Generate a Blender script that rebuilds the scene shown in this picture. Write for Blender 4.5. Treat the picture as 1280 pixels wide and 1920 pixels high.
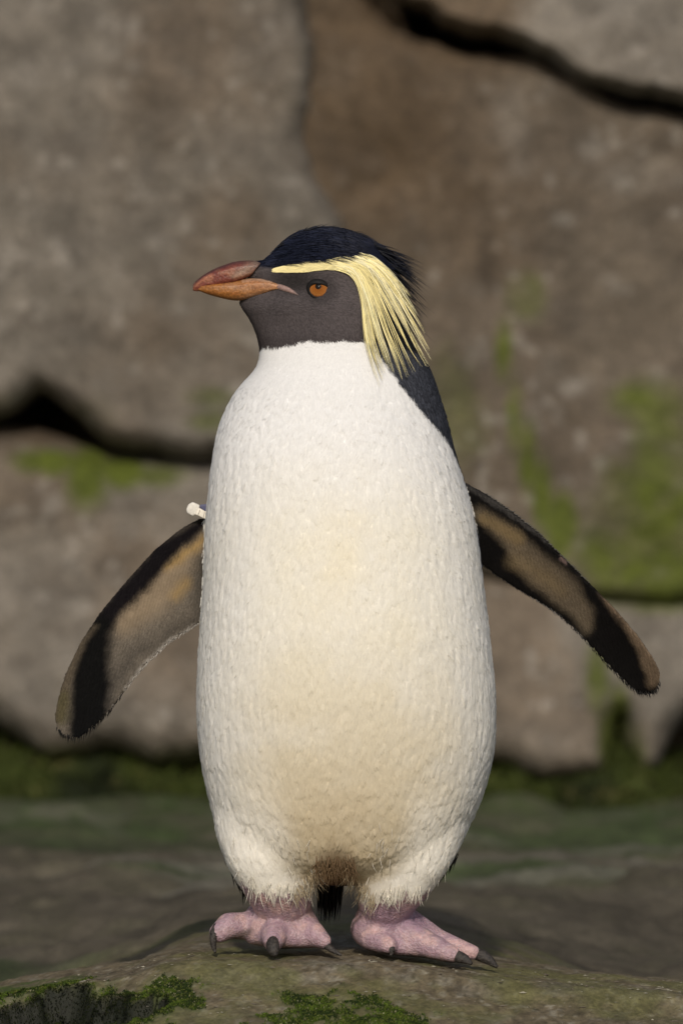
import bpy, bmesh, math, random
import numpy as np
from mathutils import Vector, Matrix
from mathutils.bvhtree import BVHTree

for o in list(bpy.data.objects):
    bpy.data.objects.remove(o, do_unlink=True)
scene = bpy.context.scene
COL = scene.collection
rng = np.random.default_rng(11)
random.seed(11)

# ------------------------------------------------------------------ camera
CAM_D, CAM_Z, S = 4.0, 0.336, 0.0004          # distance, height, metres per photo pixel at the bird
cam_data = bpy.data.cameras.new('camera')
cam = bpy.data.objects.new('camera', cam_data)
COL.objects.link(cam)
cam.location = (0, -CAM_D, CAM_Z)
cam.rotation_euler = (math.pi / 2, 0, 0)
cam_data.sensor_fit = 'VERTICAL'
cam_data.sensor_height = 36.0
cam_data.sensor_width = 24.0
cam_data.lens = 36.0 * CAM_D / (1920 * S)
cam_data.clip_start = 0.05
cam_data.clip_end = 2000
cam_data.dof.use_dof = True
cam_data.dof.focus_distance = CAM_D - 0.055
cam_data.dof.aperture_fstop = 8.0
scene.camera = cam

# ------------------------------------------------------------------ sky and sun
SUN_EL, SUN_AZ = math.radians(31), math.radians(180 + 3)
world = bpy.data.worlds.new('World')
scene.world = world
world.use_nodes = True
wn = world.node_tree.nodes
sky = wn.new('ShaderNodeTexSky')
sky.sky_type = 'NISHITA'
sky.sun_disc = False
sky.sun_elevation = SUN_EL
sky.sun_rotation = SUN_AZ
sky.air_density = 1.0
sky.dust_density = 2.0
bg = wn['Background']
bg.inputs['Strength'].default_value = 0.095
world.node_tree.links.new(sky.outputs[0], bg.inputs['Color'])
sun_data = bpy.data.lights.new('sun', 'SUN')
sun_data.energy = 2.65
sun_data.angle = math.radians(3.0)
sun_data.color = (1.0, 0.91, 0.79)
sun = bpy.data.objects.new('sun', sun_data)
COL.objects.link(sun)
sunvec = Vector((math.sin(SUN_AZ) * math.cos(SUN_EL), math.cos(SUN_AZ) * math.cos(SUN_EL), math.sin(SUN_EL)))
sun.rotation_euler = (-sunvec).to_track_quat('-Z', 'Y').to_euler()
sun.location = sunvec * 8
scene.view_settings.view_transform = 'Standard'
scene.view_settings.look = 'None'
scene.view_settings.exposure = 0.0
scene.view_settings.gamma = 1.0
scene.render.engine = 'CYCLES'

# ------------------------------------------------------------------ helpers
def W(px, py, D=0.0):
    """photo pixel + depth (in pixels away from the camera) -> world metres"""
    px, py, D = np.broadcast_arrays(np.asarray(px, float), np.asarray(py, float), np.asarray(D, float))
    y = D * S
    k = (CAM_D + y) / CAM_D
    return np.stack([(px - 640) * S * k, y, CAM_Z + (960 - py) * S * k], -1)

def P(co):
    k = (CAM_D + co[:, 1]) / CAM_D
    return co[:, 0] / (S * k) + 640, 960 - (co[:, 2] - CAM_Z) / (S * k), co[:, 1] / S

def smooth(a, b, x):
    t = np.clip((x - a) / (b - a), 0, 1)
    return t * t * (3 - 2 * t)

def _hash(ix, iy, iz, seed):
    h = (ix.astype(np.int64) * 374761393 + iy.astype(np.int64) * 668265263 + iz.astype(np.int64) * 2147483647 + seed * 1274126177) & 0xFFFFFFFF
    h = ((h ^ (h >> 13)) * 1274126177) & 0xFFFFFFFF
    h = ((h ^ (h >> 15)) * 2246822519) & 0xFFFFFFFF
    return ((h ^ (h >> 16)) & 0xFFFFFF) / float(0xFFFFFF)

def vnoise(p, seed=0):
    """smooth value noise in -1..1 on an (n,3) array"""
    p = np.asarray(p, float)
    i = np.floor(p); f = p - i
    f = f * f * f * (f * (f * 6 - 15) + 10)
    i = i.astype(np.int64)
    r = 0
    for dx in (0, 1):
        wx = f[:, 0] if dx else 1 - f[:, 0]
        for dy in (0, 1):
            wy = f[:, 1] if dy else 1 - f[:, 1]
            for dz in (0, 1):
                wz = f[:, 2] if dz else 1 - f[:, 2]
                r = r + wx * wy * wz * _hash(i[:, 0] + dx, i[:, 1] + dy, i[:, 2] + dz, seed)
    return r * 2 - 1

_R = np.array([[0.36, 0.48, -0.8], [-0.8, 0.6, 0.0], [0.48, 0.64, 0.6]])
def fbm(p, octaves=4, seed=0, gain=0.5, lac=2.03):
    p = np.asarray(p, float); a = 1.0; r = 0; t = 0
    for o in range(octaves):
        r = r + a * vnoise(p, seed + o * 7)
        t += a; a *= gain
        p = p @ _R.T * lac + 3.7
    return r / t

def mesh_np(name, verts, faces, mat=None, parent=None, col=None, smooth_shade=True, extra=None):
    """faces: (n,3) or (n,4) array, or a list of such arrays / lists"""
    me = bpy.data.meshes.new(name)
    verts = np.asarray(verts, np.float32)
    groups = faces if isinstance(faces, list) and len(faces) and isinstance(faces[0], np.ndarray) else [np.asarray(faces)]
    loops = np.concatenate([g.reshape(-1) for g in groups]).astype(np.int32)
    tot = np.concatenate([np.full(len(g), g.shape[1], np.int32) for g in groups])
    start = np.concatenate([[0], np.cumsum(tot)[:-1]]).astype(np.int32)
    me.vertices.add(len(verts)); me.vertices.foreach_set('co', verts.reshape(-1))
    me.loops.add(len(loops)); me.loops.foreach_set('vertex_index', loops)
    me.polygons.add(len(tot)); me.polygons.foreach_set('loop_start', start)
    me.update(calc_edges=True)
    me.validate()
    me.polygons.foreach_set('use_smooth', np.full(len(me.polygons), smooth_shade))
    if col is not None:
        set_col(me, col)
    if extra:
        for k, v in extra.items():
            a = me.attributes.new(k, 'FLOAT', 'POINT'); a.data.foreach_set('value', np.asarray(v, np.float32))
    if mat: me.materials.append(mat)
    ob = bpy.data.objects.new(name, me)
    COL.objects.link(ob)
    if parent: ob.parent = parent
    return ob

def set_col(me, col):
    a = me.color_attributes.new('Col', 'FLOAT_COLOR', 'POINT')
    c = np.ones((len(col), 4), np.float32); c[:, :3] = col
    a.data.foreach_set('color', c.reshape(-1))

def tag(o, label=None, cat=None, group=None, kind=None):
    if label: o['label'] = label
    if cat: o['category'] = cat
    if group: o['group'] = group
    if kind: o['kind'] = kind
    return o

def grid_faces(nr, nc, wrap=False):
    r = np.arange(nr - 1)[:, None]; c = np.arange(nc if wrap else nc - 1)[None, :]
    c2 = (c + 1) % nc
    return np.stack([r * nc + c + 0 * r, r * nc + c2, (r + 1) * nc + c2, (r + 1) * nc + c], -1).reshape(-1, 4)

class NT:
    def __init__(s, name):
        s.m = bpy.data.materials.new(name); s.m.use_nodes = True
        s.t = s.m.node_tree; s.n = s.t.nodes; s.b = s.n['Principled BSDF']
    def new(s, t, **kw):
        n = s.n.new(t)
        for k, v in kw.items():
            if k in n.inputs.keys(): n.inputs[k].default_value = v
            else: setattr(n, k, v)
        return n
    def link(s, a, b): s.t.links.new(a, b)
    def attr(s, name='Col'):
        n = s.new('ShaderNodeAttribute'); n.attribute_name = name; return n
    def noise(s, scale, detail=4, rough=0.55, vec=None):
        n = s.new('ShaderNodeTexNoise'); n.inputs['Scale'].default_value = scale
        n.inputs['Detail'].default_value = detail; n.inputs['Roughness'].default_value = rough
        if vec is not None: s.link(vec, n.inputs['Vector'])
        return n
    def coords(s): return s.new('ShaderNodeTexCoord').outputs['Object']
    def mul(s, col, fac_socket, lo, hi):
        """multiply a colour by a grey ramped from lo to hi"""
        mr = s.new('ShaderNodeMapRange'); s.link(fac_socket, mr.inputs[0])
        mr.inputs[1].default_value = 0.3; mr.inputs[2].default_value = 0.7
        mr.inputs[3].default_value = lo; mr.inputs[4].default_value = hi
        v = s.new('ShaderNodeVectorMath', operation='SCALE')
        s.link(col, v.inputs[0]); s.link(mr.outputs[0], v.inputs['Scale'])
        return v.outputs[0]
    def bump(s, h, strength, dist, prev=None):
        b = s.new('ShaderNodeBump'); b.inputs['Strength'].default_value = strength; b.inputs['Distance'].default_value = dist
        s.link(h, b.inputs['Height'])
        if prev is not None: s.link(prev, b.inputs['Normal'])
        return b.outputs[0]

# ------------------------------------------------------------------ materials
def mat_rock(name='rock_stone', rough=0.85, fine=1.0):
    m = NT(name); a = m.attr(); co = m.coords()
    n1 = m.noise(38 * fine, 6, 0.65, co); n2 = m.noise(240 * fine, 5, 0.6, co); n3 = m.noise(900 * fine, 3, 0.6, co)
    c = m.mul(a.outputs['Color'], n1.outputs[0], 0.68, 1.3)
    c = m.mul(c, n2.outputs[0], 0.78, 1.22)
    vo = m.new('ShaderNodeTexVoronoi'); vo.inputs['Scale'].default_value = 420 * fine; m.link(co, vo.inputs['Vector'])
    c = m.mul(c, vo.outputs['Color'], 0.9, 1.12)
    m.link(c, m.b.inputs['Base Color'])
    m.b.inputs['Roughness'].default_value = rough
    m.b.inputs['Specular IOR Level'].default_value = 0.3
    b = m.bump(n1.outputs[0], 0.35, 0.006 / fine)
    b = m.bump(n2.outputs[0], 0.4, 0.0016 / fine, b)
    b = m.bump(n3.outputs[0], 0.3, 0.0005 / fine, b)
    m.link(b, m.b.inputs['Normal'])
    return m.m

def mat_plain(name, color=None, rough=0.6, attr=False, spec=0.5, transl=0.0, sheen=0.0, noise=None):
    m = NT(name)
    if attr: src = m.attr().outputs['Color']
    else:
        r = m.new('ShaderNodeRGB'); r.outputs[0].default_value = (*color, 1); src = r.outputs[0]
    if noise:
        n = m.noise(noise[0], 4, 0.6, m.coords()); src = m.mul(src, n.outputs[0], noise[1], noise[2])
        if len(noise) > 3:
            m.link(m.bump(n.outputs[0], noise[3], noise[4]), m.b.inputs['Normal'])
    m.link(src, m.b.inputs['Base Color'])
    m.b.inputs['Roughness'].default_value = rough
    m.b.inputs['Specular IOR Level'].default_value = spec
    if sheen: m.b.inputs['Sheen Weight'].default_value = sheen
    if transl:
        t = m.new('ShaderNodeBsdfTranslucent'); m.link(src, t.inputs['Color'])
        mx = m.new('ShaderNodeMixShader'); mx.inputs[0].default_value = transl
        m.link(m.b.outputs[0], mx.inputs[1]); m.link(t.outputs[0], mx.inputs[2])
        m.link(mx.outputs[0], m.n['Material Output'].inputs['Surface'])
    return m.m

M_ROCK = mat_rock('boulder_stone', 0.85, 0.4)
M_GROUND = mat_rock('ground_stone', 0.72, 1.0)
M_MOSS = mat_plain('moss', attr=True, rough=0.8, spec=0.25, transl=0.3)
M_GRIT = mat_plain('grit', attr=True, rough=0.9, spec=0.2)
M_FEATHER = mat_plain('feathers', attr=True, rough=0.8, spec=0.04, transl=0.10)
M_CREST = mat_plain('crest_feathers', attr=True, rough=0.5, spec=0.3, transl=0.15)

def mat_body():
    m = NT('penguin_skin_and_down'); a = m.attr(); sk = m.attr('skin'); co = m.coords()
    n = m.noise(260, 5, 0.6, co); n2 = m.noise(1400, 3, 0.6, co)
    c = m.mul(a.outputs['Color'], n.outputs[0], 0.82, 1.12)
    m.link(c, m.b.inputs['Base Color'])
    vo = m.new('ShaderNodeTexVoronoi'); vo.inputs['Scale'].default_value = 640; m.link(co, vo.inputs['Vector'])
    vs = m.new('ShaderNodeMath', operation='MULTIPLY'); m.link(vo.outputs['Distance'], vs.inputs[0]); m.link(sk.outputs['Fac'], vs.inputs[1])
    b = m.bump(vs.outputs[0], 0.6, 0.001)
    b = m.bump(n2.outputs[0], 0.25, 0.0005, b)
    m.link(b, m.b.inputs['Normal'])
    mr = m.new('ShaderNodeMapRange'); m.link(sk.outputs['Fac'], mr.inputs[0]); mr.inputs[3].default_value = 0.7; mr.inputs[4].default_value = 0.47
    m.link(mr.outputs[0], m.b.inputs['Roughness'])
    sp = m.new('ShaderNodeMapRange'); m.link(sk.outputs['Fac'], sp.inputs[0]); sp.inputs[3].default_value = .04; sp.inputs[4].default_value = .35; m.link(sp.outputs[0], m.b.inputs['Specular IOR Level'])
    ss = m.new('ShaderNodeMath', operation='MULTIPLY'); ss.inputs[1].default_value = 0.25; m.link(sk.outputs['Fac'], ss.inputs[0])
    m.link(ss.outputs[0], m.b.inputs['Subsurface Weight'])
    m.b.inputs['Subsurface Radius'].default_value = (0.004, 0.0018, 0.0016)
    m.b.inputs['Subsurface Scale'].default_value = 1.0
    return m.m
M_BODY = mat_body()

# ------------------------------------------------------------------ the ground: one sheet of rock
def ground_z(x, y):
    x = np.asarray(x, float); y = np.asarray(y, float)
    lf = np.maximum(0, -x - 0.105)
    z = 0.0045 - 0.145 * np.maximum(0, x - 0.02) * (1 / (1 + np.maximum(0, x) * 1.2)) - 0.22 * lf * smooth(0, .06, lf) / (1 + lf * 1.5)
    fr = np.maximum(0, -y - 0.055)
    z = z - 0.34 * fr * np.exp(-fr * 1.3) * smooth(0, 0.04, fr) - 0.012 * smooth(0.3, 1.5, fr)
    bk = np.maximum(0, y - 0.035)
    z = z - 0.046 * smooth(-.1, 1.7, bk) - 0.035 * smooth(.06, .28, np.abs(x + .0)) * smooth(0, .35, bk) * (1 - smooth(.4, 1.6, bk))
    far = smooth(0.4, 1.6, np.abs(x))
    z = z * (1 - far) + far * (-0.05)
    z = np.where(y > .6, z * (1 - smooth(.6, 1.6, y)) + smooth(.6, 1.6, y) * -.043, z)
    return z

# crevices in the front of the rock: (x, y, rx, ry, depth)
CREV = [(-0.206, -0.092, 0.026, 0.022, 0.026), (-0.178, -0.125, 0.032, 0.030, 0.032), (-0.232, -0.112, 0.030, 0.028, 0.03), (-0.146, -0.132, 0.019, 0.020, 0.02), (-0.262, -0.058, 0.03, 0.012, 0.012)]
def crevice(x, y):
    """0 outside, 1 inside the pits, and their depth"""
    M_, Z_ = np.zeros_like(x), np.zeros_like(x)
    k = np.where((np.abs(x + .2) < .16) & (np.abs(y + .1) < .12))[0]
    if not len(k): return M_, Z_
    x, y = x[k], y[k]
    p = np.stack([x, y, 0 * x], -1)
    w1 = fbm(p * 60, 3, 5) * 0.010; w2 = fbm(p * 190, 3, 6) * 0.004
    m = np.zeros_like(x); dz = np.zeros_like(x)
    for cx, cy, rx, ry, d in CREV:
        e = np.hypot((x + w1 + w2 - cx) / rx, (y + w1 * .7 - w2 - cy) / ry)
        m = np.maximum(m, 1 - smooth(.95, 1.2, e)); dz = np.maximum(dz, d * (1 - smooth(.5, 1.05, e)))
    M_[k] = m; Z_[k] = dz
    return M_, Z_
def ground_full(x, y):
    z = ground_z(x, y)
    p = np.stack([x, y, 0 * x], -1)
    cm_, cd_ = crevice(x, y)
    z = z - cd_
    z = z + cm_ * fbm(p * 130, 3, 8) * .006
    near = np.exp(-(np.hypot(x, y + 0.05) / 0.6) ** 2)
    z = z + fbm(p * 9, 4, 1) * (0.004 + 0.018 * (1 - near)) * smooth(0.03, 0.12, np.abs(y + 0.03) + np.abs(x) * 0.3)
    z = z + fbm(p * 75, 4, 2) * 0.0017 + fbm(p * 330, 3, 3) * 0.0008 * smooth(1, .3, np.hypot(x, y))
    flo = smooth(0.4, 0.9, y) * (1 - smooth(5, 9, np.abs(y)))
    z = z + flo * (0.009 * fbm(np.stack([x * 2.2, y * 4, 0 * x], -1), 4, 21) + 0.004 * fbm(np.stack([x * 9, y * 7, 0 * x], -1), 4, 23) + .0035 * fbm(np.stack([x * 40, y * 30, 0 * x], -1), 3, 25))
    return z

def warp_axis(lo, hi, dlo, dhi, step, n_out):
    inner = np.arange(dlo, dhi + step / 2, step)
    t = np.linspace(0, 1, n_out + 1)[1:]
    def out(a, b):
        L = abs(b - a); k = math.log(L / step)
        return step * (np.exp(k * t) - 1) / (1 - 1 / math.exp(k)) * 1.0
    return np.concatenate([(dlo - out(dlo, lo))[::-1], inner, dhi + out(dhi, hi)])
def axis(fine_lo, fine_hi, step, mid_lo, mid_hi, mid_step, far, n_out):
    def grow(a, b):                                # from the fine step out to the middle step
        r, p, d = [], a, step
        while p < b:
            d = min(d * 1.06, mid_step); p += d; r.append(p)
        t = np.linspace(0, 1, n_out + 1)[1:]; k = math.log((far - p) / mid_step)
        return np.concatenate([r, p + mid_step * (np.exp(k * t) - math.exp(0)) + mid_step * t])
    return np.concatenate([-grow(-fine_lo, -mid_lo)[::-1], np.arange(fine_lo, fine_hi + step / 2, step), grow(fine_hi, mid_hi)])
gx = axis(-0.33, 0.33, 0.0025, -0.62, 0.62, 0.008, 300, 60)
gy = axis(-0.24, 0.14, 0.0025, -0.6, 3.1, 0.011, 300, 60)
GX, GY = np.meshgrid(gx, gy)
gxf, gyf = GX.reshape(-1), GY.reshape(-1)
gz = ground_full(gxf, gyf)
gp = np.stack([gxf, gyf, gz], -1)

# moss patches on the ground (display pixels at the front rock)
def ground_px(x, y, z):
    return P(np.stack([x, y, z], -1))
def blob(px, py, cx, cy, rx, ry, soft=0.6):
    return 1 - smooth(1 - soft, 1 + soft, np.hypot((px - cx) / rx, (py - cy) / ry))
def ground_moss(x, y, z):
    px, py, D = ground_px(x, y, z)
    n = fbm(np.stack([x * 55, y * 38, 0 * x], -1), 5, 31)
    n2 = fbm(np.stack([x * 160, y * 110, 0 * x], -1), 4, 37)
    m = np.zeros_like(px)
    for b in [(325, 1855, 65, 26), (300, 1885, 80, 30), (640, 1905, 135, 42), (700, 1930, 150, 34), (110, 1872, 100, 40), (30, 1870, 70, 25), (250, 1900, 75, 34), (560, 1915, 60, 30)]:
        m = np.maximum(m, blob(px, py, *b))
    m = np.clip(m * 1.3 + n * 1.25 + n2 * 0.7 - 0.55, 0, 1) * (m > 0.02) * (y < 0.05)
    return m
moss = ground_moss(gxf, gyf, gz)
n_a = fbm(gp * 14, 4, 41); n_b = fbm(gp * 45, 4, 43); n_c = fbm(np.stack([gxf * 2.2, gyf * 5, gz * 0], -1), 4, 47)
base = np.array([0.118, 0.096, 0.060])[None] * np.ones((len(gp), 1))
grey = np.array([0.150, 0.136, 0.115]); olive = np.array([0.098, 0.098, 0.032]); dark = np.array([0.036, 0.032, 0.025])
def mixc(c, d, f): return c * (1 - f[:, None]) + np.asarray(d)[None] * f[:, None]
n_d = fbm(np.stack([gxf * 150, gyf * 110, 0 * gxf], -1), 4, 45); n_e = fbm(np.stack([gxf * 420, gyf * 330, 0 * gxf], -1), 3, 49)
gc = mixc(base, grey, smooth(-0.05, 0.45, n_b) * 0.62 * smooth(0.0, 0.08, -gyf + 0.02))
nearf = smooth(.5, .2, np.hypot(gxf, gyf))
gc = mixc(gc, [0.045, 0.036, 0.022], smooth(.05, .45, n_d) * .6 * nearf)
gc = mixc(gc, [0.21, 0.195, 0.155], smooth(.22, .5, -n_d) * .55 * nearf)
gc = mixc(gc, [0.24, 0.225, 0.18], smooth(.42, .6, n_e) * .6 * nearf)
gc = mixc(gc, [0.04, 0.034, 0.02], smooth(.35, .6, -n_e) * .6 * nearf)
gc = mixc(gc, olive, smooth(-0.15, 0.3, n_a + .3 * n_b) * 0.68)
far_f = smooth(0.25, 0.8, gyf)
gc = mixc(gc, [0.062, 0.055, 0.041], far_f * 0.85)
gc = mixc(gc, [0.035, 0.052, 0.018], far_f * smooth(0.0, 0.35, n_c) * 0.85 * (1 - smooth(3.2, 4, gyf)))
gc = gc * (1 + far_f * .65 * fbm(np.stack([gxf * 12, gyf * 9, gz * 0], -1), 4, 55))[:, None]
gc = mixc(gc, [0.12, 0.115, 0.09], far_f * smooth(0.15, 0.45, fbm(np.stack([gxf * 2.5, gyf * 11, gz * 0], -1), 4, 53)) * 0.7)
gc = mixc(gc, [0.032, 0.055, 0.012], far_f * smooth(1.7, 2.8, gyf) * (0.35 + 0.4 * smooth(-.2, .3, n_b)))
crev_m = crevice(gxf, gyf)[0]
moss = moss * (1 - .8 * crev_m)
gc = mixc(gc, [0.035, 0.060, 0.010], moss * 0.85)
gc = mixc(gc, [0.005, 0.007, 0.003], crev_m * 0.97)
gz = gz + moss * 0.0012 * (0.5 + fbm(gp * 260, 2, 61))
gp[:, 2] = gz
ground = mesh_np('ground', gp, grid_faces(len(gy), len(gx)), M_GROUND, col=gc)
tag(ground, kind='structure')

# ------------------------------------------------------------------ the boulders behind
WALL_Y = 3.0
KW = (CAM_D + WALL_Y) / CAM_D
def wall_xz(pts):
    p = np.asarray(pts, float)
    return np.stack([(p[:, 0] - 640) * S * KW, CAM_Z + (960 - p[:, 1]) * S * KW], -1)
def inv_wall(x, z):
    return x / (S * KW) + 640, 960 - (z - CAM_Z) / (S * KW)

def poly_dist(p, poly):
    d = np.full(len(p), 1e9)
    for a, b in zip(poly, np.roll(poly, -1, 0)):
        ab = b - a; t = np.clip(((p - a) @ ab) / max(ab @ ab, 1e-12), 0, 1)
        d = np.minimum(d, np.linalg.norm(p - (a + t[:, None] * ab), axis=1))
    return d

def boulder(outline, centre, front, bulge, rnd, seed, colfn, amp=0.03, tilt=(0, 0), label=''):
    """a rock with the given face outline; front = depth of its face, bulge = how far the face stands out, rnd = edge rounding"""
    ol = wall_xz(outline); c = wall_xz([centre])[0]
    # closed smooth outline resampled
    seg = np.vstack([ol, ol[:1]]); L = np.concatenate([[0], np.cumsum(np.linalg.norm(np.diff(seg, axis=0), axis=1))])
    # weight more samples to the part of the outline inside the picture
    dens = np.linspace(0, L[-1], 4001); q = np.stack([np.interp(dens, L, seg[:, i]) for i in (0, 1)], -1)
    wgt = 1 + 5 * (np.abs(q[:, 0]) < 0.6) * (np.abs(q[:, 1] - 0.35) < 0.9)
    cw = np.concatenate([[0], np.cumsum(wgt[:-1])]); N = 420
    s = np.interp(np.linspace(0, cw[-1], N, endpoint=False), cw, dens)
    o = np.stack([np.interp(s, L, seg[:, i]) for i in (0, 1)], -1)
    for _ in range(6): o = 0.5 * o + 0.25 * (np.roll(o, 1, 0) + np.roll(o, -1, 0))
    ph = np.stack([o[:, 0], 0 * s, o[:, 1]], -1)
    rad = o - c; rad /= np.linalg.norm(rad, axis=1)[:, None]
    o = o + rad * (fbm(ph * 11, 4, seed) * 0.022)[:, None]
    Mr = 115
    t = np.linspace(0, 1, Mr); sc = 1 - (1 - t) ** 1.6
    pts = c + sc[:, None, None] * (o[None] - c)
    flat = pts.reshape(-1, 2)
    d = poly_dist(flat, o)
    prof = np.sqrt(np.maximum(0, 1 - (1 - np.clip(d / rnd, 0, 1)) ** 2))
    y = front - bulge * (prof - 1) * 1.0
    y = y + tilt[0] * (flat[:, 0] - c[0]) + tilt[1] * (flat[:, 1] - c[1])
    p3 = np.stack([flat[:, 0], y, flat[:, 1]], -1)
    nz = fbm(p3 * 3.2, 3, seed + 3) * amp + fbm(p3 * 14, 4, seed + 5) * amp * 0.35 + fbm(p3 * 60, 3, seed + 9) * amp * 0.07
    p3[:, 1] -= nz * (0.4 + 0.6 * prof)
    # skirt running back
    back = p3[-N:].copy(); rings = [p3]
    for k in (0.06, 0.2, 0.5, 0.9):
        b = back.copy(); b[:, 1] += k; b[:, [0, 2]] = c + (b[:, [0, 2]] - c) * (1 - 0.02 * k)
        rings.append(b)
    allp = np.concatenate(rings)
    f = grid_faces(Mr + 4, N, wrap=True)[:, ::-1]
    fpx, fpy = inv_wall(allp[:, 0], allp[:, 2])
    colr = colfn(fpx, fpy, allp)
    ob = mesh_np('boulder', allp, np.ascontiguousarray(f), M_ROCK, col=colr)
    tag(ob, label, 'boulder', 'boulders of the rock face behind the penguin')
    return ob

def mossmask(px, py, blobs, p, k=1.0, seed=71):
    m = np.zeros_like(px)
    for b in blobs: m = np.maximum(m, blob(px, py, *b[:4], 0.75) * (b[4] if len(b) > 4 else 1))
    n = fbm(p * 16, 4, seed); n2 = fbm(p * 55, 3, seed + 2)
    return np.clip(m * 1.25 + (n * 0.55 + n2 * 0.25) * (m > 0.01) * (0.4 + m) - 0.12, 0, 1) * k
GREY = np.array([0.122, 0.108, 0.090]); WARM = np.array([0.108, 0.086, 0.064]); BROWN = np.array([0.060, 0.040, 0.022])
PALE = np.array([0.185, 0.168, 0.146]); MOSSC = np.array([0.062, 0.078, 0.008]); DGREEN = np.array([0.014, 0.020, 0.005])
def stone(px, py, p, a, b, seed):
    n = fbm(p * 5, 4, seed); n2 = fbm(p * 22, 4, seed + 1)
    c = mixc(np.ones((len(px), 1)) * a[None], b, smooth(-0.3, 0.4, n))
    c = mixc(c, PALE * 0.9, smooth(0.18, 0.6, n2) * 0.4)
    c = mixc(c, np.array([0.06, 0.05, 0.04]), smooth(0.15, 0.6, -n2) * 0.45)
    sp = fbm(p * 48, 2, seed + 4)
    c = mixc(c, PALE * 1.2, smooth(0.42, 0.62, sp) * 0.55)
    st = fbm(np.stack([p[:, 0] * 20, p[:, 1] * 3, p[:, 2] * 1.5], -1), 3, seed + 6)
    return c * (1 + 0.16 * st)[:, None]

def col_A(px, py, p):
    c = stone(px, py, p, GREY, WARM, 101)
    c = mixc(c, MOSSC, mossmask(px, py, [(395, 745, 45, 18, .7), (400, 790, 40, 20, .6), (20, 790, 170, 45, .35)], p, .7))
    return c
def col_B(px, py, p):
    c = stone(px, py, p, GREY * 1.06, WARM * 1.12, 111)
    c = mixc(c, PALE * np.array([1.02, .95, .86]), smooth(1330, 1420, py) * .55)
    c = mixc(c, BROWN, mossmask(px, py, [(60, 800, 150, 30)], p, .7, 73))
    c = mixc(c, MOSSC, mossmask(px, py, [(90, 865, 60, 24), (165, 890, 38, 60), (225, 885, 45, 30), (290, 890, 60, 22, .6), (60, 1470, 500, 60)], p, 1.0))
    return c
def col_C(px, py, p):
    c = stone(px, py, p, WARM * 0.86, np.array([.098, .080, .060]), 121)
    st = np.maximum(np.maximum(blob(px, py, 690, 200, 190, 330, .7), blob(px, py, 860, 330, 110, 190, .8) * .6), blob(px, py, 760, 60, 240, 110, .7))
    c = mixc(c, BROWN * 1.15, np.clip(st * 1.0 + fbm(p * 12, 4, 75) * .35 * (st > .02), 0, 1) * .85)
    c = mixc(c, np.array([.03, .022, .015]), mossmask(px, py, [(910, 480, 22, 70, .8), (650, 290, 60, 50, .6)], p, .75, 79))
    c = mixc(c, PALE, mossmask(px, py, [(960, 215, 35, 60, .6), (1110, 280, 30, 25, .7), (1057, 412, 20, 14), (1125, 868, 16, 14, 1), (1190, 330, 90, 40, .4)], p, .7, 83))
    c = mixc(c, MOSSC, mossmask(px, py, [(942, 660, 16, 60, .85), (965, 770, 16, 70, .9), (990, 850, 17, 70, .9), (1015, 920, 18, 70, .95), (1050, 990, 30, 60, .9), (985, 555, 40, 40, .6), (1195, 760, 50, 50, .8), (1235, 830, 55, 90, .95), (1250, 950, 70, 90), (1225, 1080, 110, 75), (1150, 1040, 70, 60, .8), (1290, 1000, 140, 180, .9), (860, 760, 60, 90, .4), (1240, 1120, 130, 40)], p, .97))
    return c
def col_D(px, py, p):
    c = stone(px, py, p, GREY * 1.06, WARM * 1.15, 131)
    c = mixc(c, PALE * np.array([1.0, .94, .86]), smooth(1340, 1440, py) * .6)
    c = mixc(c, MOSSC, mossmask(px, py, [(1120, 1275, 22, 70, .9), (1150, 1390, 28, 90), (1165, 1460, 40, 90), (1235, 1110, 130, 35), (1160, 1350, 20, 60)], p, .95))
    return c
def col_E(px, py, p):
    c = stone(px, py, p, GREY * 1.25, PALE * .82, 141)
    c = mixc(c, BROWN * 1.6, smooth(1040, 930, px + (py) * .35) * .75)
    return c

boulder([(-1500, -700), (500, -700), (560, -300), (585, -40), (592, 100), (575, 230), (597, 330), (630, 420), (650, 560), (640, 700), (600, 815), (400, 850), (250, 853), (190, 838), (150, 790), (70, 735), (10, 762), (-90, 815), (-600, 840), (-1500, 820)],
        (60, 300), WALL_Y - 0.025, 0.07, 0.032, 201, col_A, amp=0.024, tilt=(0.03, 0.0), label='tall grey boulder filling the upper left behind the penguin')
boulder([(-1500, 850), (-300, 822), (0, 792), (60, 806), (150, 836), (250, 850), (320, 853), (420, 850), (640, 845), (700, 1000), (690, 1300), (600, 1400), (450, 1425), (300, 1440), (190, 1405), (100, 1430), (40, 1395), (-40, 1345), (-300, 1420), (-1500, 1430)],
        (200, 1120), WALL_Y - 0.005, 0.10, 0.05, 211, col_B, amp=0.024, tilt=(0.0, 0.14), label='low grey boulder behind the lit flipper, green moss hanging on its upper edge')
boulder([(400, -700), (600, -500), (640, -100), (700, 15), (860, 84), (1000, 114), (1150, 176), (1290, 214), (1700, 304), (2800, 420), (2800, 1100), (1600, 1130), (1290, 1150), (1150, 1145), (1000, 1110), (800, 1060), (620, 1000), (440, 600), (420, 200), (400, -200)],
        (950, 600), WALL_Y + 0.01, 0.06, 0.032, 221, col_C, amp=0.026, tilt=(-0.03, 0.0), label='brown stained boulder with trailing moss behind the crest and dark flipper')
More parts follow.
